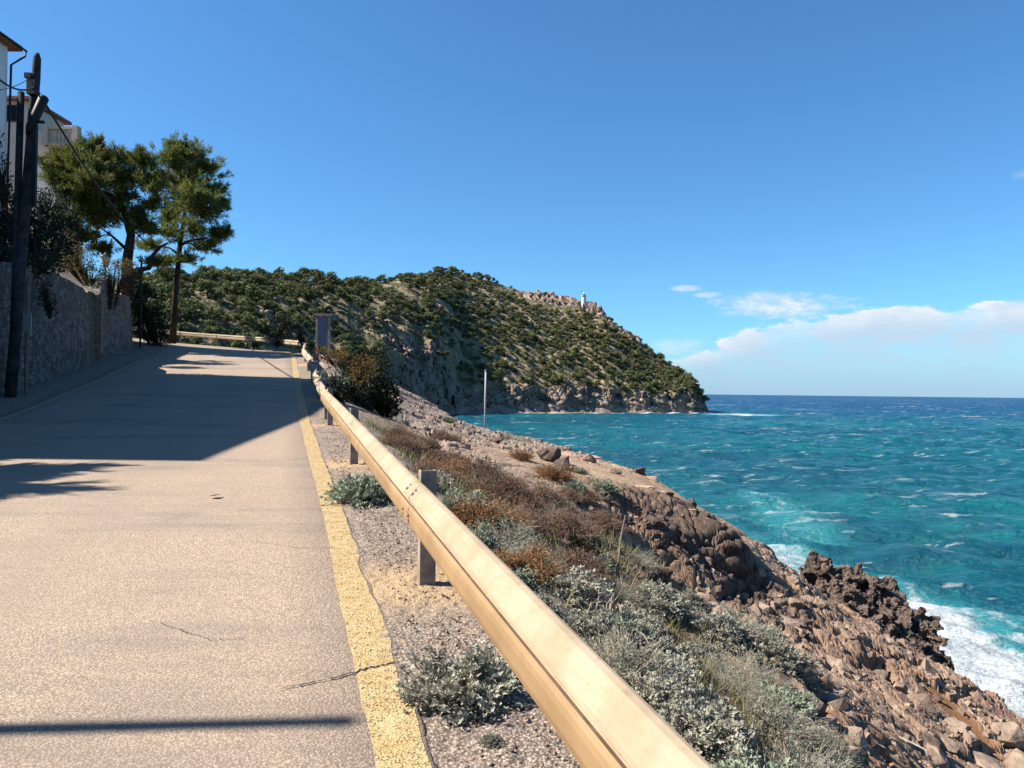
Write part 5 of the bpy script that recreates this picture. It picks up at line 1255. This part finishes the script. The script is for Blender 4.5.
BO = [
 (1005, 738, 24, 0, 'large rounded boulder at the right edge of the slab above the foam'),
 (985, 760, 20, 0, 'boulder cut by the bottom edge below the large rounded one'),
 (1018, 765, 20, 0, 'reddish boulder in the bottom right corner'),
 (805, 577, 8, 0, 'pale flat boulder resting against the top of the dark outcrop'),
 (808, 606, 8, 0, 'small pale block lying on the slab below the ridge'),
 (930, 742, 12, 1, 'dark boulder near the bottom right of the slab'),
 (950, 745, 12, 0, 'angular boulder beside the dark one near the bottom right'),
 (858, 703, 7, 1, 'small dark stone in the middle of the slab'),
 (590, 462, 9, 0, 'pale block lying on the back of the rock platform'),
 (548, 460, 17, 1, 'dark rock hump on the knoll above the brown thicket'),
 (563, 468, 14, 1, 'dark rock with a shaded side next to the hump on the knoll'),
 (497, 446, 9, 1, 'small dark rock on the knoll left of the hump'),
 (640, 472, 9, 1, 'dark ledge stone at the tip of the rock platform'),
 (615, 473, 8, 0, 'pale ledge stone on the rim of the rock platform'),
 (606, 508, 9, 0, 'orange brown block above the broken rock face'),
 (668, 500, 9, 1, 'round dark stone on the lip of the broken rock face'),
 (690, 505, 9, 1, 'second dark stone on the lip right of the round one'),
 (735, 520, 9, 0, 'pale capstone at the seaward end of the broken rock face'),
 (655, 540, 12, 1, 'dark block in the middle of the broken rock face'),
 (700, 545, 13, 0, 'reddish block wedged in the broken rock face'),
 (725, 565, 14, 1, 'dark block at the lower right of the broken rock face'),
 (665, 572, 12, 1, 'dark block at the bottom of the broken rock face'),
 (760, 580, 9, 0, 'block at the top of the long slab'),
 (880, 668, 8, 0, 'small block on the slab under the ridge crack'),
 (845, 640, 8, 0, 'angular block beside a dark hole on the slab'),
 (900, 690, 9, 0, 'loose block left of the ochre rock patch'),
 (938, 700, 7, 1, 'small dark block at the top of the ochre rock patch'),
]
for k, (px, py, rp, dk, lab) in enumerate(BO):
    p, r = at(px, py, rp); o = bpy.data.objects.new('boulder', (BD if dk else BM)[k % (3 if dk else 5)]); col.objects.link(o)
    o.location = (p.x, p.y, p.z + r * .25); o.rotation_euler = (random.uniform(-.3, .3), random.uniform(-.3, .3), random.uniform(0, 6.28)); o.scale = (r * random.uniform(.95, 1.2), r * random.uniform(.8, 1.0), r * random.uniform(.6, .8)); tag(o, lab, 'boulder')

RK = [hull_rock(500 + k, 12 + k % 6, 2, .07) for k in range(9)]
def weld(o, vox, amt, size):
    m = o.modifiers.new('weld', 'REMESH'); m.mode = 'VOXEL'; m.voxel_size = vox
    for k, (a_, s_) in enumerate(((amt, size), (amt * .5, size * .42), (amt * .3, size * .17))):
        tx = bpy.data.textures.new('rock_relief', 'VORONOI'); tx.noise_scale = s_; tx.weight_1 = -1; tx.weight_2 = 1; tx.noise_intensity = 1.3
        d = o.modifiers.new('relief', 'DISPLACE'); d.texture = tx; d.strength = a_; d.mid_level = .25; d.texture_coords = 'LOCAL'
    return o
def pile(name, label, items, mat, seed, stuff=False):
    g = np.random.default_rng(seed); Vs = []; Fs = []; n = 0; c0 = items[0][0]
    for (p, r) in items:
        V, F = RK[g.integers(9)]; M = rand_rot(1)[0] if True else None
        V2 = (V * (r * g.uniform(.7, 1.25, 3))) @ M.T + (np.array(p) - np.array(c0)); Vs.append(V2); Fs.append(F + n); n += len(V2)
    o = mesh_np(name, np.concatenate(Vs), np.concatenate(Fs), mat, loc=c0); return tag(o, label, 'rocks' if stuff else 'rock', kind='stuff' if stuff else None)
g = np.random.default_rng(55); it = []
OL = [(818, 563, 30, 17), (832, 572, 30, 20), (850, 580, 29.5, 20), (868, 588, 29.2, 22), (886, 600, 28.8, 22), (903, 610, 28.4, 20), (915, 624, 28, 20), (924, 642, 27.5, 20), (930, 660, 27, 20), (845, 600, 28.5, 24), (870, 615, 28, 26), (893, 632, 27.5, 26), (908, 655, 27, 26), (935, 676, 26.6, 18), (915, 680, 26, 24), (835, 588, 29, 20), (880, 650, 26.5, 24), (855, 632, 27, 24), (939, 655, 27.6, 10), (921, 618, 28.6, 12)]
for x, y, d, rp in OL:
    p = P(x, y + 4, d); r = rp * d / F_PX * 1.12; it.append((tuple(p), r)); it.append(((p.x, p.y + .3, p.z - r * 1.1), r * 1.5)); it.append(((p.x + .2, p.y + .6, p.z - 3.0), r * 2.0)); it.append(((p.x + .3, p.y + 1, p.z - 5.0), r * 2.6))
    for k in range(5):
        a = g.random() * 6.28; e = g.random(); q = p + Vector((math.cos(a) * r * .75, -abs(math.sin(a)) * r * .8, (e - .55) * r * 1.2)); it.append((tuple(q), r * g.uniform(.3, .6)))
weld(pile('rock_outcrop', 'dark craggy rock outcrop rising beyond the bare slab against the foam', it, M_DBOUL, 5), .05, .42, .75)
it = []
for k in range(430):
    t = g.random(); px = 575 + 235 * t; top = np.interp(px, [575, 640, 700, 740, 755, 810], [520, 514, 516, 532, 545, 585]); bot = np.interp(px, [575, 640, 700, 755, 810], [545, 578, 592, 622, 640]); py = top + (bot - top) * g.random()
    p, r = at(px, py, 3 + 11 * g.random() ** 1.6); it.append(((p.x, p.y + r * .3, p.z - r * .15), r))
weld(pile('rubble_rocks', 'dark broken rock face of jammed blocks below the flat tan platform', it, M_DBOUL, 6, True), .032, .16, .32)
it = []
for k in range(330):
    px = 690 + 350 * g.random(); lo = np.interp(px, [690, 760, 860, 1024], [600, 640, 700, 745]); hi_ = np.interp(px, [690, 750, 820, 900, 1024], [560, 552, 598, 648, 730]); py = hi_ + (max(lo, hi_ + 30) + 60 - hi_) * g.random()
    p, d = hit(px, py); 
    if terrain(np.array([p.x]), np.array([p.y]), False)[1][0] < .7 or d > 24 or ochre_mask(p.x, p.y) > .15: continue
    r = (.06 + .26 * g.random() ** 2.2); it.append(((p.x, p.y, p.z - r * .35), r))
pile('slab_rocks', 'tan angular rocks wedged in the cracks of the long bare slab', it, M_BOUL, 7, True)
it = []
for x, y, rp in [(565, 452, 14), (590, 455, 16), (612, 460, 16), (632, 466, 15), (648, 474, 12), (640, 483, 16), (662, 492, 14), (682, 499, 16), (703, 503, 15), (722, 511, 14), (738, 521, 12), (690, 508, 14), (655, 506, 14), (625, 510, 15), (603, 514, 12), (672, 513, 12), (715, 522, 12)]:
    p, r = at(x, y + 2, rp); it.append(((p.x, p.y, p.z - r * .12), r))
Vs = []; Fs = []; n = 0
for (p, r) in it:
    V, F = RK[g.integers(9)]; a = g.random() * 6.28; V = V * (r * g.uniform(.9, 1.3), r * g.uniform(.8, 1.1), r * .30); V = np.stack([V[:, 0] * math.cos(a) - V[:, 1] * math.sin(a), V[:, 0] * math.sin(a) + V[:, 1] * math.cos(a), V[:, 2]], 1)
    o = mesh_np('flat_rock', V, F, M_LEDGE, loc=p); wx = 'near the knoll' if p[1] > 24 else 'at its seaward tip' if p[0] > 3.6 and p[1] > 19 else 'above the broken dark face'
    tag(o, 'flat tan ledge stone on the rim of the rock platform, ' + wx, 'rock', 'ledge stones on the rim of the rock platform')
